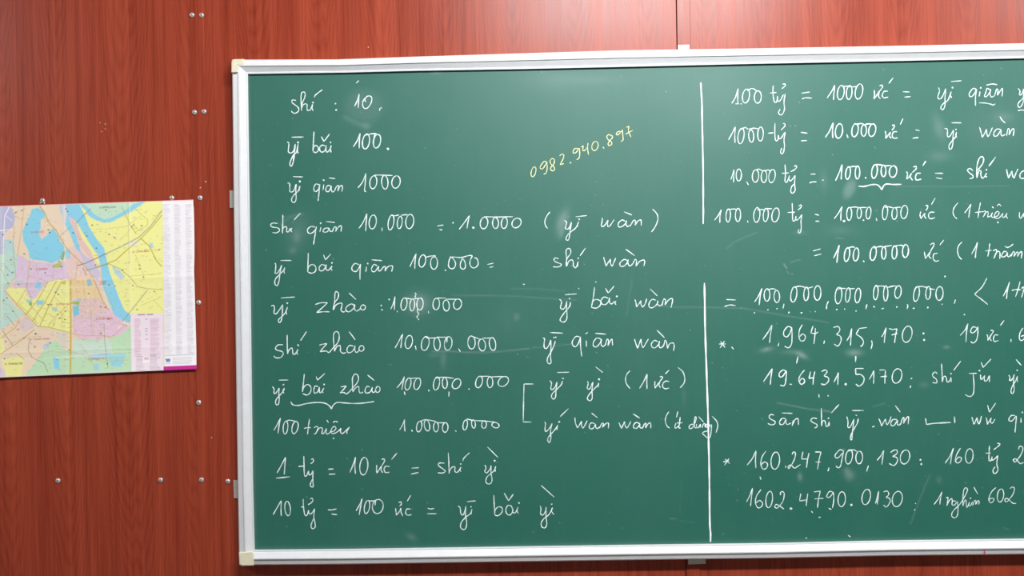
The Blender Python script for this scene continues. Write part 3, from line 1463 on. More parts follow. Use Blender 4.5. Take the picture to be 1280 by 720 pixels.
700,152 670,145 650,165 665,190 710,215 705,240 670,248 638,235
815,187 780,185 755,220 765,245 795,240 820,190
820,190 822,235 840,245 870,228
882,260 892,205
885,250 910,197 940,190 945,250
780,130 885,133
T 1000 500
170,187 130,180 108,205 130,225 168,245 170,268 145,280
213,80 215,170 215,262
215,262 225,215 245,205 255,230 262,263 280,258 292,220
290,215 295,262
. 285,182 9
313,130 390,45
468,165 480,215 478,270 500,270 530,215 540,190
540,190 530,270 522,340 518,395 505,390 510,350 540,290 575,230 583,185
580,190 570,247
555,148 570,158
520,106 640,105
722,270 747,262
788,185 805,225 815,262
815,262 840,215 855,190
855,190 862,230 875,245 900,200 910,165
970,197 930,195 908,230 915,255 945,250 975,200
975,200 975,240 990,252 1010,232
1005,250 1025,185 1040,180 1035,237
1035,235 1065,180 1085,170 1082,242
952,55 1003,122
T 1120 500 1.8
295,182 305,245
305,245 400,232 550,225
585,165 588,232
T 1120 500
758,170 770,210 780,245
780,245 800,200 812,175
812,175 815,210 830,240 845,200 855,160
900,175 910,210 912,245
912,245 940,200 955,180
950,180 945,220 965,230 990,190
915,50 935,122
935,122 997,30
1190,157 1155,155 1130,185 1135,210 1165,205 1200,160
1205,160 1198,240 1190,325
1250,180 1250,227
. 1264,125 9
@ * 160.247,900,130 : 160 tỷ 2
T 880 500 1.6
192,618 255,610
250,585 205,652
210,590 257,637
430,652 480,590 520,508
520,508 515,600 518,682
620,510 580,570 568,640 590,690 625,680 635,640 605,620 570,650
o 713,607,43,86,.08
815,655 818,680
880,545 895,520 915,535 905,590 880,640 845,690
845,690 842,665 870,650 900,680 920,675 965,645
990,515 975,590
975,590 1035,590
1050,530 1035,600 1025,677
1110,520 1170,520
1170,520 1150,600 1135,695
1115,620 1165,620
1250,675 1240,712
T 1000 500 1.6
435,512 400,498 355,545 355,575 385,575 425,530
437,505 420,590 405,660 380,678 360,660
o 490,568,34,72,.14
o 592,575,34,63,.03
480,515 530,498 570,515
685,655 665,717
770,605 810,555 838,505
838,505 828,570 818,647
905,525 945,500 970,505 970,535 925,565
925,565 965,575 975,610 940,655 890,635
o 1050,570,47,70,.14
. 1205,597 10
. 1212,640 11
T 1120 500
492,632 540,560 575,480
575,480 555,560 545,642
645,480 605,550 595,610 620,630 650,605 650,575 620,575 598,605
o 733,560,38,73,.08
935,458 930,540 932,605 952,602 960,568
895,532 947,530
960,565 962,600 985,590 1020,555
1018,555 1008,640 1020,690 1005,725 980,735 970,700 992,668
1010,432 1040,440 1020,465 975,498
1225,495 1235,465 1265,470 1265,510 1235,570 1190,625
1190,625 1172,600 1200,590 1240,635 1275,625
@ 1602.4790.0130 1 nghìn 602
T 900 590 1.5
265,300 300,230 325,160
325,160 315,250 305,342
410,175 365,240 355,310 380,358 415,345 425,310 395,285 360,310
o 492,275,33,82,.1
605,232 605,205 630,197 643,225 625,300 570,365
570,365 548,350 560,325 590,335 640,372
. 710,365 14
808,215 795,288
795,290 860,280
878,215 868,280 862,342
940,200 1003,190
1003,190 985,270 975,357
945,270 1035,262
1130,202 1095,195 1068,235 1075,255 1105,245 1135,200
1135,205 1138,280 1125,362
1085,362 1115,375
o 1217,272,37,75,.05
400,45 408,78
912,390 928,408
985,453 1008,453
855,665 872,657
T 1000 590 1.5
. 515,330 13
o 662,250,42,77,.14
755,315 770,260 788,190
788,190 780,260 772,327
835,200 865,190 885,205 885,230 860,255
860,255 895,265 900,300 865,350 835,330
o 973,270,50,77,.12
480,632 506,650
. 1147,378 7
. 1155,315 5
T 1120 590 1.4
380,325 425,265 460,198
460,198 445,265 438,327
500,260 520,255 515,300 508,340
510,335 530,290 555,265 562,285 560,320
600,292 570,290 560,325 585,330 610,300
615,290 620,360 615,430 590,458 560,445 560,410 590,370 640,320 690,240 715,180 700,158 678,180 670,250 668,340
668,340 685,290 700,285 705,340 715,350 735,300
735,300 728,335 745,335 765,300
765,335 785,290 800,290 797,327
797,325 822,285 832,300 825,327
. 745,262 8
778,150 818,222
1000,155 955,200 928,270 945,308 975,290 975,265 945,265 930,285
o 1045,235,32,66,.1
1140,165 1165,150 1185,170 1165,230 1110,300
1110,300 1090,290 1095,265 1120,270 1165,310 1202,315
"""

def catmull(pts, sub=5):
    if len(pts) < 3:
        (ax, ay), (bx, by) = pts[0], pts[-1]
        n = 4
        return [(ax + (bx - ax) * i / n, ay + (by - ay) * i / n) for i in range(n + 1)]
    q = [(2 * pts[0][0] - pts[1][0], 2 * pts[0][1] - pts[1][1])] + pts + [(2 * pts[-1][0] - pts[-2][0], 2 * pts[-1][1] - pts[-2][1])]
    out = []
    for i in range(1, len(q) - 2):
        p0, p1, p2, p3 = q[i - 1], q[i], q[i + 1], q[i + 2]
        for k in range(sub):
            t = k / sub
            out.append(tuple(0.5 * (2 * p1[j] + (p2[j] - p0[j]) * t + (2 * p0[j] - 5 * p1[j] + 4 * p2[j] - p3[j]) * t * t
                                    + (3 * p1[j] - p0[j] - 3 * p2[j] + p3[j]) * t ** 3) for j in (0, 1)))
    out.append(pts[-1])
    return out

class Chalk:
    def __init__(self):
        self.v = []; self.f = []; self.k = 0
    def ribbon(self, pts, wpx):
        """a pressed chalk line: raised in the middle, feathered at both ends"""
        pts = [p for i, p in enumerate(pts) if i == 0 or math.hypot(p[0] - pts[i - 1][0], p[1] - pts[i - 1][1]) > 0.02]
        n = len(pts)
        if n < 2: return
        d = BD + 0.00025 + (self.k % 90) * 3e-6; self.k += 1
        base = len(self.v)
        ph = random.random() * 6.28
        for i, (x, y) in enumerate(pts):
            a = pts[max(0, i - 1)]; b = pts[min(n - 1, i + 1)]
            tx, ty = b[0] - a[0], b[1] - a[1]; L = math.hypot(tx, ty) or 1
            nx, ny = -ty / L, tx / L
            ww = wpx * 0.5 * (1 + 0.16 * math.sin(i * 0.9 + ph) + random.uniform(-.08, .08))
            if i == 0 or i == n - 1: ww *= 0.6
            self.v += [P(x - nx * ww, y - ny * ww, d), P(x, y, d + 0.0002), P(x + nx * ww, y + ny * ww, d)]
        for i in range(n - 1):
            o = base + i * 3
            self.f += [(o, o + 1, o + 4, o + 3), (o + 1, o + 2, o + 5, o + 4)]
    def dot(self, x, y, r):
        if r <= 0: return
        d = BD + 0.00025 + (self.k % 90) * 3e-6; self.k += 1
        base = len(self.v); n = 8
        self.v.append(P(x, y, d + 0.0002))
        for i in range(n):
            a = 2 * math.pi * i / n; rr = r * random.uniform(.75, 1.15)
            self.v.append(P(x + rr * math.cos(a), y + rr * math.sin(a), d))
        for i in range(n):
            self.f.append((base, base + 1 + i, base + 1 + (i + 1) % n))

def flush(ck, name, mat, label):
    if not ck.f: return
    o = mesh_obj(name, ck.v, ck.f, mat, board)
    o['label'] = label
    return o

# every written word or number is a part of its own: strokes are gathered by the gaps between them
GAP = 8.0
items = []; key = None
ox = oy = 0.0; wd = 1.55
def done():
    if not items: return
    tokens = key.lstrip('Y').split()
    spans = sorted((min(p[0] for p in it[1]), max(p[0] for p in it[1]), i) for i, it in enumerate(items))
    cl = []
    for a0, a1, i in spans:
        if cl and a0 < cl[-1][1] + (GAP if not key.startswith('Y') else 99):
            cl[-1][1] = max(cl[-1][1], a1); cl[-1][2].append(i)
        else: cl.append([a0, a1, [i]])
    while len(cl) > len(tokens):                      # join the closest neighbours back into one word
        g = min(range(len(cl) - 1), key=lambda q: cl[q + 1][0] - cl[q][1])
        cl[g][1] = max(cl[g][1], cl[g + 1][1]); cl[g][2] += cl[g + 1][2]; del cl[g + 1]
    if len(cl) != len(tokens): print('WORDS', key, len(cl), len(tokens), [(int(q[0]), int(q[1])) for q in cl])
    for q, (a0, a1, ids) in enumerate(cl):
        ck = Chalk()
        for i in sorted(ids):
            kind, pts, w_ = items[i]
            if kind == 'dot': ck.dot(pts[0][0], pts[0][1], w_)
            else: ck.ribbon(pts, w_)
        txt = tokens[q] if len(cl) == len(tokens) else key
        yel = key.startswith('Y')
        flush(ck, 'chalk_sign' if txt in '=:<(*' else ('chalk_number' if txt[0].isdigit() else 'chalk_word'), M['chalk_yellow' if yel else 'chalk'], ('yellow' if yel else 'white') + ' chalk writing ' + txt)
for line in STROKES.strip().split('\n'):
    line = line.strip()
    if not line or line[0] == '#': continue
    if line[0] == '@':
        done()
        items = []; key = line[1:].strip()
        continue
    tok = line.split()
    if tok[0] == 'T':
        ox, oy = float(tok[1]), float(tok[2]); wd = float(tok[3]) if len(tok) > 3 else 1.6
    elif tok[0] == '.':
        x, y = map(float, tok[1].split(','))
        items.append(('dot', [(ox + x / 8, oy + y / 8)], float(tok[2]) / 8 * 0.95))
    elif tok[0] == 'o':
        cx, cy, rx, ry, sh = map(float, tok[1].split(','))
        st = random.uniform(-2.0, -1.2)
        pts = []
        for i in range(23):
            a = st - 2 * math.pi * i / 21.5
            ex = rx * math.cos(a); ey = ry * math.sin(a)
            pts.append((ox + (cx + ex - sh * ey) / 8, oy + (cy + ey) / 8))
        items.append(('line', pts, wd * 0.74))
    else:
        pts = [tuple(map(float, t.split(','))) for t in tok]
        pts = [(ox + x / 8, oy + y / 8) for x, y in pts]
        items.append(('line', catmull(pts), wd * 0.74))
done()

for pts, w_, lab in (
    ([(876, 103), (876.6, 116), (877.4, 129), (877.7, 155), (878.3, 180), (878.8, 210), (879.0, 240), (879.1, 262), (879.0, 280)], 1.8, 'upper white chalk divider line'),
    ([(880.5, 353.5), (881.0, 380), (881.3, 405), (882.2, 436), (883.2, 465), (884.2, 495), (885, 520), (885.6, 547), (886.3, 575), (886.7, 600), (887.0, 630), (887.3, 655), (888.2, 667), (888.1, 677.5)], 2.05, 'lower white chalk divider line')):
    c_ = Chalk(); c_.ribbon(catmull(pts, 6), w_)
    flush(c_, 'chalk_rule', M['chalk_bold'], lab)

# ------------------------------------------------------------------ the map
NS, NT_ = 520, 356
XLFT = -66.0
s = np.linspace(0, 1, NS); t_ = np.linspace(0, 1, NT_)
S, T = np.meshgrid(s, t_)
def top_y(x): return 257.6 - 0.0335 * x
def bot_y(x): return 472.2 - 0.0440 * x
right = 241.8 + 3.6 * T + 0.35 * np.sin(T * 9.0) - .5 * np.exp(-((T - .42) / .06) ** 2)
MX = XLFT + (right - XLFT) * S
MY = top_y(MX) + (bot_y(MX) - top_y(MX)) * T
# relief of the sheet: fold creases, a soft belly and a loose lower edge
def dmap(px, py):
    tt_ = (py - top_y(px)) / (bot_y(px) - top_y(px))
    d = 0.0020 + 0.0016 * np.sin(np.clip(tt_, 0, 1) * math.pi * 1.0) + 0.007 * np.clip((tt_ - .72) / .28, 0, 1) ** 2 + 0.0006 * np.sin(px * .045 + tt_ * 3)
    for cx in (2, 82, 163, 205):
        d = d + 0.0011 * np.exp(-np.abs(px - cx - (py - 360) * .016) / 5.0)
    for cy in (0.452, 0.86):
        d = d + 0.0011 * np.exp(-np.abs(tt_ - cy) / 0.02)
    return d
COL = np.zeros(MX.shape + (3,))
def c(r, g, b): return np.array([r, g, b], float) / 255.0
COL[:] = c(246, 224, 196)
def poly(pts, col, a=1.0):
    pts = np.array(pts, float)
    inside = np.zeros(MX.shape, bool)
    j = len(pts) - 1
    for i in range(len(pts)):
        xi, yi = pts[i]; xj, yj = pts[j]
        cond = ((yi > MY) != (yj > MY)) & (MX < (xj - xi) * (MY - yi) / (yj - yi + 1e-12) + xi)
        inside ^= cond
        j = i
    COL[inside] = COL[inside] * (1 - a) + c(*col) * a
def line(pts, wpx, col, a=1.0):
    m = np.zeros(MX.shape)
    for (ax, ay), (bx, by) in zip(pts, pts[1:]):
        vx, vy = bx - ax, by - ay
        tq = np.clip(((MX - ax) * vx + (MY - ay) * vy) / (vx * vx + vy * vy + 1e-9), 0, 1)
        dd = np.sqrt((MX - ax - vx * tq) ** 2 + (MY - ay - vy * tq) ** 2)
        m = np.maximum(m, np.clip((wpx * .5 + .35 - dd) / .7, 0, 1))
    m = (m * a)[..., None]
    COL[:] = COL * (1 - m) + c(*col) * m
BLUE = (150, 218, 240); YEL = (249, 247, 160); PINK = (233, 206, 230); MINT = (203, 232, 218); GRN = (197, 234, 190)
LAV = (197, 195, 226); WHITE = (250, 246, 248)
# west of the frame
poly([(-70, 240), (0, 240), (0, 320), (-70, 340)], LAV); poly([(-70, 340), (0, 318), (0, 415), (-70, 420)], MINT)
poly([(-70, 420), (0, 412), (0, 480), (-70, 480)], (248, 236, 170)); poly([(-60, 350), (-30, 345), (-36, 380), (-58, 378)], BLUE)
# districts
poly([(-1, 250), (10, 250), (19, 270), (17, 283), (6, 291), (5, 322), (-1, 322)], LAV)
poly([(4, 318), (12, 312), (21, 318), (22, 335), (18, 347), (6, 363), (12, 375), (20, 385), (30, 392), (17, 402), (-1, 412), (-1, 318)], MINT)
poly([(6, 300), (17, 300), (19, 318), (12, 312), (5, 318)], (196, 226, 226))
poly([(22, 318), (35, 325), (40, 327), (55, 328), (65, 330), (78, 326), (85, 330), (95, 325), (97, 345), (88, 350), (65, 349), (60, 355), (45, 372), (38, 376), (33, 362), (15, 357), (20, 345)], PINK)
poly([(80, 312), (97, 305), (115, 330), (126, 345), (128, 370), (88, 372), (85, 345)], (243, 212, 205))
poly([(97, 311), (104, 318), (116, 326), (125, 340), (122, 352), (108, 335)], (214, 205, 228))
poly([(8, 360), (32, 360), (34, 370), (42, 375), (60, 352), (75, 350), (87, 352), (88, 416), (50, 408), (40, 402), (28, 388), (14, 373)], YEL)
poly([(88, 350), (112, 345), (120, 358), (128, 374), (118, 376), (95, 372), (88, 374)], (245, 216, 165))
poly([(90, 374), (125, 372), (136, 385), (145, 395), (158, 404), (160, 411), (152, 418), (140, 423), (130, 423), (105, 427), (92, 418)], (240, 206, 224))
poly([(91, 374), (125, 372), (134, 384), (128, 392), (104, 394), (98, 382)], (238, 205, 200))
# lake
poly([(40, 261), (47, 260), (53, 262), (56, 267), (56, 271.5), (51, 274.5), (51, 285), (49, 294), (52, 299), (60, 293), (63, 287), (67, 286), (73, 295), (75, 301), (81, 309), (80, 313), (77, 323), (65, 329), (55, 326), (41, 325), (37, 322), (35, 312), (29, 301), (28, 289), (32.5, 278.6), (37.6, 268.5)], (148, 220, 242))
poly([(50, 286), (58, 288), (55, 294), (50, 297), (49, 291)], (240, 214, 200))
# north-east
poly([(97.5, 250), (103, 262), (118, 275), (128, 277), (137, 277), (150, 270), (163, 262), (170, 250), (206, 250), (207, 391), (163, 393), (156, 388), (152, 380), (144, 359), (137, 340), (133, 323), (130, 310), (121, 299), (111, 283), (107, 271)], YEL)
poly([(120, 250), (172, 250), (160, 262), (145, 270), (130, 276), (120, 270), (105, 256)], (204, 234, 205))
poly([(100, 254), (106, 256), (118, 268), (130, 274.5), (140, 272), (155, 264), (168, 254), (185, 250), (165, 264), (150, 272), (138, 278), (128, 278), (115, 273), (104, 264)], BLUE)
poly([(97, 254), (101, 257), (110, 266), (104, 266)], YEL)
# river
poly([(74, 252), (97.5, 252), (104, 265), (107, 271.5), (111, 283), (121, 299), (130, 310), (133, 323), (137, 340), (144, 359), (152, 380), (156, 388), (163, 394), (163, 404), (153, 400), (143, 394), (136, 378), (128, 357), (126, 335), (123, 318), (117, 313), (110, 301), (96.5, 278.6), (91, 273), (85, 271), (88, 276), (94.5, 293), (99, 306), (101, 315), (96, 313), (91, 301), (87, 291), (80, 278), (76, 266)], BLUE)
poly([(77, 262), (75, 252), (81, 252), (84, 268), (82, 280), (78, 276)], (226, 220, 222))
poly([(94, 277), (97, 280), (110, 301), (120, 316), (125, 330), (121, 329), (113, 314), (104, 301), (98, 290)], YEL)
poly([(85, 271), (91, 273), (95, 279), (103, 299), (113, 313), (119, 328), (113, 324), (101, 309), (94, 291)], (240, 206, 196))
poly([(140, 332), (150, 338), (156, 346), (152, 350), (143, 342)], (196, 222, 224))
poly([(186, 305), (191, 303), (191, 309), (187, 311)], (190, 222, 230))
# south
poly([(60, 431), (70, 425), (80, 436), (90, 442), (92, 424), (130, 425), (152, 418), (160, 410), (164, 405), (164, 470), (28, 474), (50, 445)], (200, 234, 193))
poly([(92, 422), (110, 428), (140, 424), (140, 440), (116, 446), (92, 446)], (214, 234, 215))
poly([(66, 446), (74, 449), (74, 462), (68, 461)], BLUE); poly([(135, 444), (158, 442), (151, 459), (139, 458)], (165, 222, 230))
poly([(112, 444), (138, 440), (136, 447), (114, 449)], (180, 222, 235)); poly([(117, 455), (123, 454), (124, 463), (118, 463)], (175, 222, 235))
poly([(55, 431), (63, 426), (60, 436), (54, 437)], (196, 214, 224)); poly([(70, 416), (82, 415), (86, 436), (78, 436)], (232, 222, 205))
poly([(3, 449), (28, 444), (30, 455), (26, 472), (7, 472)], (249, 244, 160)); poly([(-3, 460), (5, 461), (7, 475), (-3, 475)], (232, 208, 226))
poly([(-1, 418), (4, 425), (6, 440), (-1, 445)], (249, 244, 165)); poly([(20, 402), (35, 396), (44, 408), (30, 416)], (236, 214, 212))
for q, col in (([(44, 355), (52, 352), (50, 362), (44, 360)], BLUE), ([(46, 376), (55, 375), (53, 381), (46, 381)], BLUE), ([(33, 374), (40, 376), (39, 379), (34, 378)], BLUE),
               ([(91, 383), (98, 381), (99, 393), (92, 396)], (125, 212, 228)), ([(108, 350), (113, 348), (115, 356), (110, 358)], (150, 200, 225)), ([(65, 385), (72, 384), (71, 389), (66, 389)], (185, 220, 225)),
               ([(65, 332), (77, 327), (77, 334), (66, 335)], (190, 205, 115)), ([(78, 314), (82, 314), (79, 325), (76, 325)], (150, 190, 130)), ([(75, 352), (83, 350), (82, 356), (77, 355)], (228, 208, 60)),
               ([(89, 377), (100, 377), (99, 381), (89, 380)], (165, 200, 95)), ([(19, 350), (29, 351), (28, 356), (20, 355)], (205, 214, 205)), ([(96, 373), (101, 373), (101, 377), (96, 376)], (170, 205, 225)),
               ([(36, 377), (40, 378), (40, 383), (36, 381)], (150, 190, 90)), ([(158, 305), (172, 299), (176, 302), (166, 310)], (244, 238, 210)), ([(81, 313), (88, 311), (88, 322), (82, 324)], (165, 220, 238))):
    poly(q, col)
# streets
OLV = (205, 178, 88); GRY = (140, 150, 150); LIT = (214, 190, 110)
for q, w_, col, a_ in (
    ([(50, 258), (56, 266), (60, 277), (70, 288), (77, 300), (85, 313), (95, 322), (108, 335), (115, 345), (122, 360), (127, 373), (136, 388)], 1.3, (214, 180, 100), .9),
    ([(88, 350), (88.5, 410), (88, 466)], 2.2, (216, 188, 84), .9), ([(88, 416), (60, 409), (47, 408), (28, 388), (14, 372), (6, 364)], 1.0, OLV, .8),
    ([(88, 416), (105, 420), (122, 419), (140, 421), (158, 405)], 1.0, (226, 180, 130), .8), ([(-20, 452), (0, 443), (20, 430), (43, 412)], .8, (205, 160, 70), .9),
    ([(3, 413), (16, 432)], .7, (180, 140, 70), .9), ([(-30, 440), (0, 423), (19, 410), (24, 400)], 1.0, (222, 186, 90), .9), ([(20, 383), (32, 362), (35, 345), (37, 325)], .8, LIT, .9),
    ([(31, 395), (48, 374), (60, 352)], .9, OLV, .9), ([(40, 402), (56, 378), (70, 352)], .9, OLV, .9), ([(50, 407), (60, 385), (76, 354)], 1.1, OLV, .9), ([(60, 409), (67, 398), (86, 380)], .7, LIT, .9),
    ([(24, 380), (45, 402)], .7, LIT, .9), ([(30, 372), (52, 398)], .7, LIT, .8), ([(66, 409), (69, 398), (60, 392)], .6, LIT, .9), ([(68, 371), (88, 392)], .6, LIT, .7), ([(55, 378), (72, 388), (80, 394)], .6, LIT, .8),
    ([(77, 390), (78, 403), (88, 404)], .7, LIT, .9), ([(9, 395), (18, 407)], .6, (150, 130, 80), .8), ([(16, 303), (18, 330), (20, 345), (6, 364)], .6, (180, 170, 140), .8),
    ([(36, 345), (60, 352), (85, 346), (100, 352)], .8, (214, 180, 130), .7), ([(36, 345), (34, 360), (40, 376)], .6, (190, 170, 140), .8), ([(96, 330), (95, 348), (88, 352)], .9, (220, 186, 110), .8),
    ([(104, 335), (108, 344)], .7, (120, 100, 90), .8), ([(30, 258), (27, 285), (24, 305), (22, 320)], .8, (214, 186, 130), .9), ([(17, 270), (28, 275)], .6, (214, 186, 130), .8), ([(18, 283), (17, 300)], .7, (228, 160, 110), .8),
    ([(113, 261), (95, 279)], .8, GRY, .9), ([(88, 284), (83, 288), (76, 294)], .7, (160, 170, 175), .8), ([(97, 332), (107, 329), (133, 317)], .9, (110, 120, 120), .95), ([(108, 338), (135, 330)], 1.6, (140, 165, 190), .8),
    ([(133, 317), (152, 308), (173, 297), (188, 283), (202, 264)], .9, GRY, .9), ([(117, 335), (133, 330), (145, 325), (158, 313), (175, 299), (190, 284), (202, 269)], 1.1, (200, 176, 60), .95),
    ([(176, 298), (187, 308), (195, 325), (202, 333)], 1.1, (196, 180, 60), .95), ([(152, 258), (158, 270), (163, 282), (170, 292)], .9, (196, 190, 90), .9), ([(134, 329), (150, 336), (162, 346), (172, 358), (184, 361), (203, 362)], .8, (190, 180, 110), .9),
    ([(184, 363), (168, 383), (153, 402)], .8, GRY, .9), ([(173, 265), (185, 275), (184, 282), (168, 291)], .6, (190, 190, 100), .9), ([(203, 262), (190, 275)], .6, (220, 205, 90), .9),
    ([(160, 253), (161, 300), (162, 330)], .5, (190, 190, 130), .6), ([(192, 375), (204, 388)], .5, (200, 195, 120), .7), ([(130, 404), (131, 428), (135, 460)], .7, (150, 160, 120), .8),
    ([(37, 424), (35, 437), (40, 447), (55, 454), (60, 465)], .6, (150, 120, 90), .8), ([(20, 441), (30, 449)], .6, (180, 150, 130), .8), ([(44, 408), (60, 440), (85, 446)], .6, (244, 238, 226), .9),
    ([(92, 445), (140, 440), (163, 439)], .6, (244, 246, 240), .9), ([(68, 447), (90, 445)], .7, (248, 246, 240), .9), ([(12, 258), (6, 270), (4.5, 300), (4, 340)], 1.3, (250, 248, 250), 1), ([(-2, 288), (16, 287)], .8, (250, 248, 250), 1), ([(8, 270), (15, 276)], .7, (250, 248, 250), 1),
    ([(4, 300), (3, 345), (1, 400)], 1.0, (240, 246, 190), .8), ([(6, 333), (16, 343)], .5, (150, 160, 120), .9), ([(148, 410), (154, 403), (160, 405)], 1.4, (250, 244, 236), .9),
    ([(-60, 300), (-20, 290), (4, 288)], 1.0, (250, 246, 240), 1), ([(-40, 250), (-34, 330), (-45, 420), (-40, 480)], 1.0, (214, 186, 110), .9)):
    line(q, w_, col, a_)
# fine street lattice and place names, too small to read
for k in range(420):
    cx_ = rng.uniform(88, 140); cy_ = rng.uniform(335, 424)
    if cx_ > 120 + (cy_ - 345) * .45: continue
    an = rng.choice([0.15, 1.65, .5, 2.0]); ln = rng.uniform(2, 6)
    line([(cx_, cy_), (cx_ + ln * math.cos(an), cy_ + ln * math.sin(an))], .35, [(252, 244, 238), (222, 180, 150), (236, 206, 140)][k % 3], .65)
for k in range(200):
    cx_ = rng.uniform(22, 88); cy_ = rng.uniform(330, 410)
    an = rng.choice([-.9, .7]); ln = rng.uniform(3, 8)
    line([(cx_, cy_), (cx_ + ln * math.cos(an), cy_ + ln * math.sin(an))], .35, [(252, 250, 236), (222, 196, 120)][k % 2], .55)
for k in range(520):
    cx_ = rng.uniform(0, 202); cy_ = rng.uniform(258, 464)
    if cx_ > 163 and cy_ > 390: continue
    ln = rng.uniform(1.2, 3.6)
    line([(cx_, cy_), (cx_ + ln, cy_ - .03 * ln)], .35, [(150, 140, 140), (190, 120, 140), (120, 130, 150)][k % 3], .62)
for k in range(70):
    cx_ = rng.uniform(2, 200); cy_ = rng.uniform(260, 462)
    if cx_ > 163 and cy_ > 390: continue
    line([(cx_, cy_), (cx_ + .8, cy_)], 1.2, (60, 60, 72), .85)
for q in ([(92, 385), (160, 408)], [(100, 430), (112, 446), (118, 462)], [(60, 440), (75, 436), (88, 441)], [(100, 398), (140, 396)], [(112, 374), (116, 420)], [(104, 350), (106, 372)],
          [(0, 335), (10, 352), (4, 364)], [(8, 325), (20, 330)], [(0, 377), (12, 382), (24, 400)], [(45, 330), (48, 345)], [(68, 330), (66, 350)], [(92, 440), (128, 452), (160, 450)], [(10, 432), (30, 422), (52, 420)],
          [(125, 340), (131, 360), (142, 385)], [(170, 320), (180, 345)], [(150, 300), (165, 285), (180, 288)], [(140, 285), (158, 283), (176, 270)], [(180, 312), (200, 312)], [(165, 345), (200, 342)], [(176, 382), (200, 372)]):
    line(q, .55, (206, 188, 120), .75)
for q in ([(80, 250), (81.5, 360), (83, 470)], [(1, 250), (3, 470)], [(162, 250), (163.3, 392)]):  # upright folds: pale crease highlights painted into the print colour
    line(q, .8, (255, 253, 250), .45)
for y_ in (361, 448):  # level folds, with the same crease highlight painted in
    line([(-60, y_ + 4), (100, y_ - 2), (245, y_ - 7)], .8, (255, 253, 250), .4)
# white index columns on the right and the legend block
poly([(203.0, 240), (250, 240), (250, 470), (206, 470)], WHITE)
poly([(163.5, 392.2), (203.6, 391.2), (204.6, 464), (164, 466)], (249, 232, 240))
sk = lambda y: (y - 360) * .016
def dashes(xa, xb, ya, yb, step, col, a0, a1, wd_=.5):
    y = ya
    while y < yb:
        x_ = xa + sk(y); e = xb + sk(y) if rng.random() < .5 else xa + (xb - xa) * rng.uniform(.5, 1) + sk(y)
        line([(x_, y), (e, y - .033 * (e - x_))], wd_, col, rng.uniform(a0, a1)); y += step
for xa, xb in ((205, 213.5), (219.5, 226.5), (233.5, 240.5)):
    dashes(xa, xb, 256, 443, 1.35, (176, 172, 184), .25, .75, .55)
dashes(167.5, 175, 399, 447, 1.5, (205, 140, 165), .35, .9)
dashes(187, 198, 399, 447, 1.5, (190, 140, 165), .35, .9)
for y in (399, 411, 414, 418, 424): line([(181 + sk(y), y), (183.5 + sk(y), y)], .6, (120, 100, 120), .8)
line([(172.5, 393.6), (181, 393.3)], .9, (120, 60, 90), .9); line([(184, 393.3), (191, 393)], .9, (120, 60, 90), .9)
dashes(169, 179, 446, 463, 1.7, (170, 150, 165), .4, .9); dashes(186, 199, 443, 463, 1.7, (170, 150, 165), .4, .9)
poly([(178.5, 446.6), (187, 446.3), (187.2, 452.6), (178.7, 453)], (255, 252, 252)); line([(180.5, 448), (185.5, 447.8)], .9, (200, 60, 90), .9); line([(180.5, 449.8), (185.5, 449.6)], .4, (120, 120, 120), .9)
line([(205.5, 444.6), (243, 443)], .5, (160, 160, 175), .9)
poly([(207, 448.6), (212.8, 448.3), (213, 452.2), (207.2, 452.5)], (112, 140, 190)); line([(207, 454.6), (213, 454.4)], .6, (170, 175, 195), .9)
for y in (447.5, 449.5, 451.5, 453.5, 455): line([(216, y), (241 - 4 * rng.random(), y - .9)], .5, (180, 180, 190), .7)
poly([(204.2, 458.4), (250, 456.4), (250, 480), (204.4, 480)], (205, 44, 150))
# borders
tv = MY - top_y(MX); bv = bot_y(MX) - MY
m_ = (tv < .9); COL[m_] = c(248, 176, 178)
m_ = (bv < 1.0) & (MX < 204); COL[m_] = c(244, 226, 226)
m_ = (bv < .45) & (MX < 204); COL[m_] = c(170, 50, 110)
m_ = (MX > right - 1.0) & (bv > 5); COL[m_] = c(252, 244, 246)
lin = np.where(COL <= 0.04045, COL / 12.92, ((COL + 0.055) / 1.055) ** 2.4) * 0.99
VM = PA(MX, MY, dmap(MX, MY)).reshape(-1, 3)
nfront = len(VM)
idx = np.arange(NS * NT_).reshape(NT_, NS)
FM = np.stack([idx[:-1, :-1], idx[1:, :-1], idx[1:, 1:], idx[:-1, 1:]], -1).reshape(-1, 4)
# the back face of the sheet, 0.25 mm behind, closed round the rim
VB = VM + np.array([0, 0.00025, 0])
FB = FM[:, ::-1] + nfront
rim = np.concatenate([idx[0, :], idx[1:, -1], idx[-1, -2::-1], idx[-2:0:-1, 0]])
r2 = np.roll(rim, -1)
FR = np.stack([rim, r2, r2 + nfront, rim + nfront], -1)
me = grid_mesh('paper_map', np.concatenate([VM, VB]), np.concatenate([FM, FB, FR]))
a = me.attributes.new('print', 'FLOAT_COLOR', 'POINT')
L4 = np.ones((nfront * 2, 4), np.float32); L4[:nfront, :3] = lin.reshape(-1, 3); L4[nfront:, :3] = .8
a.data.foreach_set('color', L4.ravel())
me.materials.append(M['paper'])
me.polygons.foreach_set('use_smooth', [True] * len(me.polygons))
pmap = bpy.data.objects.new('paper_map', me); C.objects.link(pmap)
tag(pmap, 'creased colour city map on the red wall left of the green chalkboard', 'map')

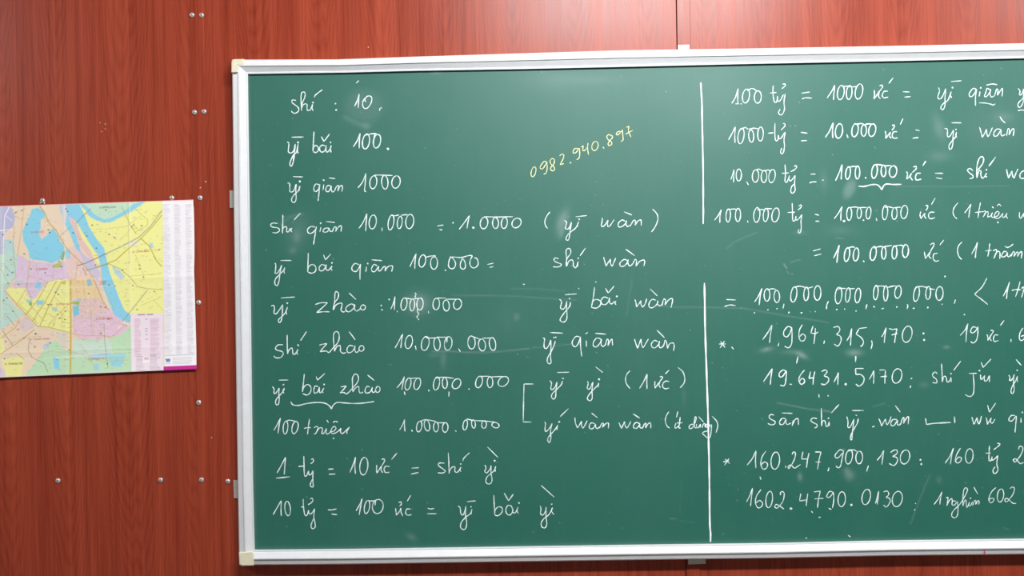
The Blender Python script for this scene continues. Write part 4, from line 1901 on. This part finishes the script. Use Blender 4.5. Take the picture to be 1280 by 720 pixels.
def print_text(txt, xa, xb, y, hpx, dark, into):
    cu = bpy.data.curves.new('lettering', 'FONT'); cu.body = txt; cu.size = 1.0
    ob = bpy.data.objects.new('lettering', cu); C.objects.link(ob)
    dg = bpy.context.evaluated_depsgraph_get(); dg.update()
    m2 = ob.evaluated_get(dg).to_mesh()
    vv = np.array([v.co[:2] for v in m2.vertices]) if len(m2.vertices) else np.zeros((0, 2))
    ff = [tuple(p.vertices) for p in m2.polygons]
    ob.evaluated_get(dg).to_mesh_clear()
    bpy.data.objects.remove(ob); bpy.data.curves.remove(cu)
    if not len(vv): return
    w0, w1 = vv[:, 0].min(), vv[:, 0].max()
    X = xa + (vv[:, 0] - w0) / (w1 - w0) * (xb - xa)
    Y = y - vv[:, 1] / 0.72 * hpx - .033 * (X - xa)
    W = PA(X, Y, dmap(X, Y) + 0.0003)
    b0 = len(into[0]); into[0].extend(W.tolist()); into[1].extend([tuple(i + b0 for i in f) for f in ff])
red = ([], []); dk = ([], [])
for txt, xa, xb, y, h_, dark in (('Q. TÂY HỒ', 38.5, 54, 291.5, 2.3, 0), ('Q. BA ĐÌNH', 44.5, 59.5, 337.5, 2.3, 0), ('Q. ĐỐNG ĐA', 70, 86.5, 381.5, 2.3, 0), ('HOÀN', 125.5, 133, 352.8, 1.9, 0), ('KIẾM', 125.5, 132, 355.6, 1.9, 0),
                                 ('Q. HAI BÀ TRƯNG', 120, 141, 399.9, 2.3, 0), ('Q. LONG BIÊN', 165.5, 186.5, 315.6, 2.3, 0), ('H. ĐÔNG ANH', 124.5, 144.5, 260.6, 2.4, 1), ('Q. THANH XUÂN', 37, 62, 425.3, 2.4, 0), ('Q. HOÀNG MAI', 110, 131.5, 450.0, 2.4, 0), ('H. THANH TRÌ', 6, 28, 456.2, 2.5, 1)):
    print_text(txt, xa, xb, y, h_, dark, dk if dark else red)
for nm, (vv, ff), mt, lab in (('printed_name', red, M['print_red'], 'red district names'), ('printed_name', dk, M['print_dark'], 'dark district names')):
    if ff:
        o = mesh_obj(nm, vv, ff, mt); o.parent = pmap; o['label'] = lab

# ------------------------------------------------------------------ screws in the panel wall
def screw(px, py, label, d=0.0, roll=0.0):
    o = bpy.data.objects.new('screw', SCREW); C.objects.link(o)
    o.location = P(px, py, d); o.rotation_euler = (0, roll, 0)
    tag(o, label, 'screw', 'screws in the panel wall')
    k = bpy.data.objects.new('drive_slot', SLOT); C.objects.link(k); k.parent = o
    return o
ST = 0.0016
for px, py, lab, d in (
    (240.2, 18.9, 'silver screw at the top of the seam strip, left one of the highest pair', ST),
    (252.2, 19.1, 'silver screw at the top of the seam strip, right one of the highest pair', ST),
    (243.2, 140.4, 'silver screw on the seam strip beside the board corner, left one of the second pair', ST),
    (255.2, 139.6, 'silver screw on the seam strip beside the board corner, right one of the second pair', ST),
    (215.0, 247.6, 'silver screw just above the top edge of the paper map near its right corner', 0),
    (250.2, 247.4, 'silver screw on the seam strip just off the top right corner of the paper map', ST),
    (53.4, 250.8, 'silver screw with ragged pale edges above the lake on the paper map', 0),
    (248.6, 378.2, 'silver screw on the seam strip beside the middle of the map edge', ST),
    (248.6, 503.2, 'silver screw on the seam strip below the lower right map corner', ST),
    (72.8, 600.8, 'silver screw low on the left panel, far left of the bottom row', 0),
    (200.8, 600.0, 'silver screw low on the left panel, second from the left in the bottom row', 0),
    (252.0, 599.8, 'silver screw of the bottom row standing on the seam strip', ST),
    (285.0, 601.6, 'silver screw of the bottom row right beside the chalkboard bracket', 0)):
    o = screw(px, py, lab, d, random.uniform(0, 1.5))
    if px < 60:
        bm = bmesh.new()
        for q in ([(49.0, 252.6), (51.3, 252.9), (51.9, 254.2), (50.2, 254.2)], [(54.6, 252.4), (56.2, 252.0), (56.1, 255.0), (54.9, 254.6)]):
            add_slab(bm, q, 0.0002, 0.0014)
        s_ = bm_obj('paper_scrap', bm, simple('torn_paper', (.8, .72, .68), .9)); s_.parent = o
        bpy.context.view_layer.update(); s_.matrix_parent_inverse = o.matrix_world.inverted()
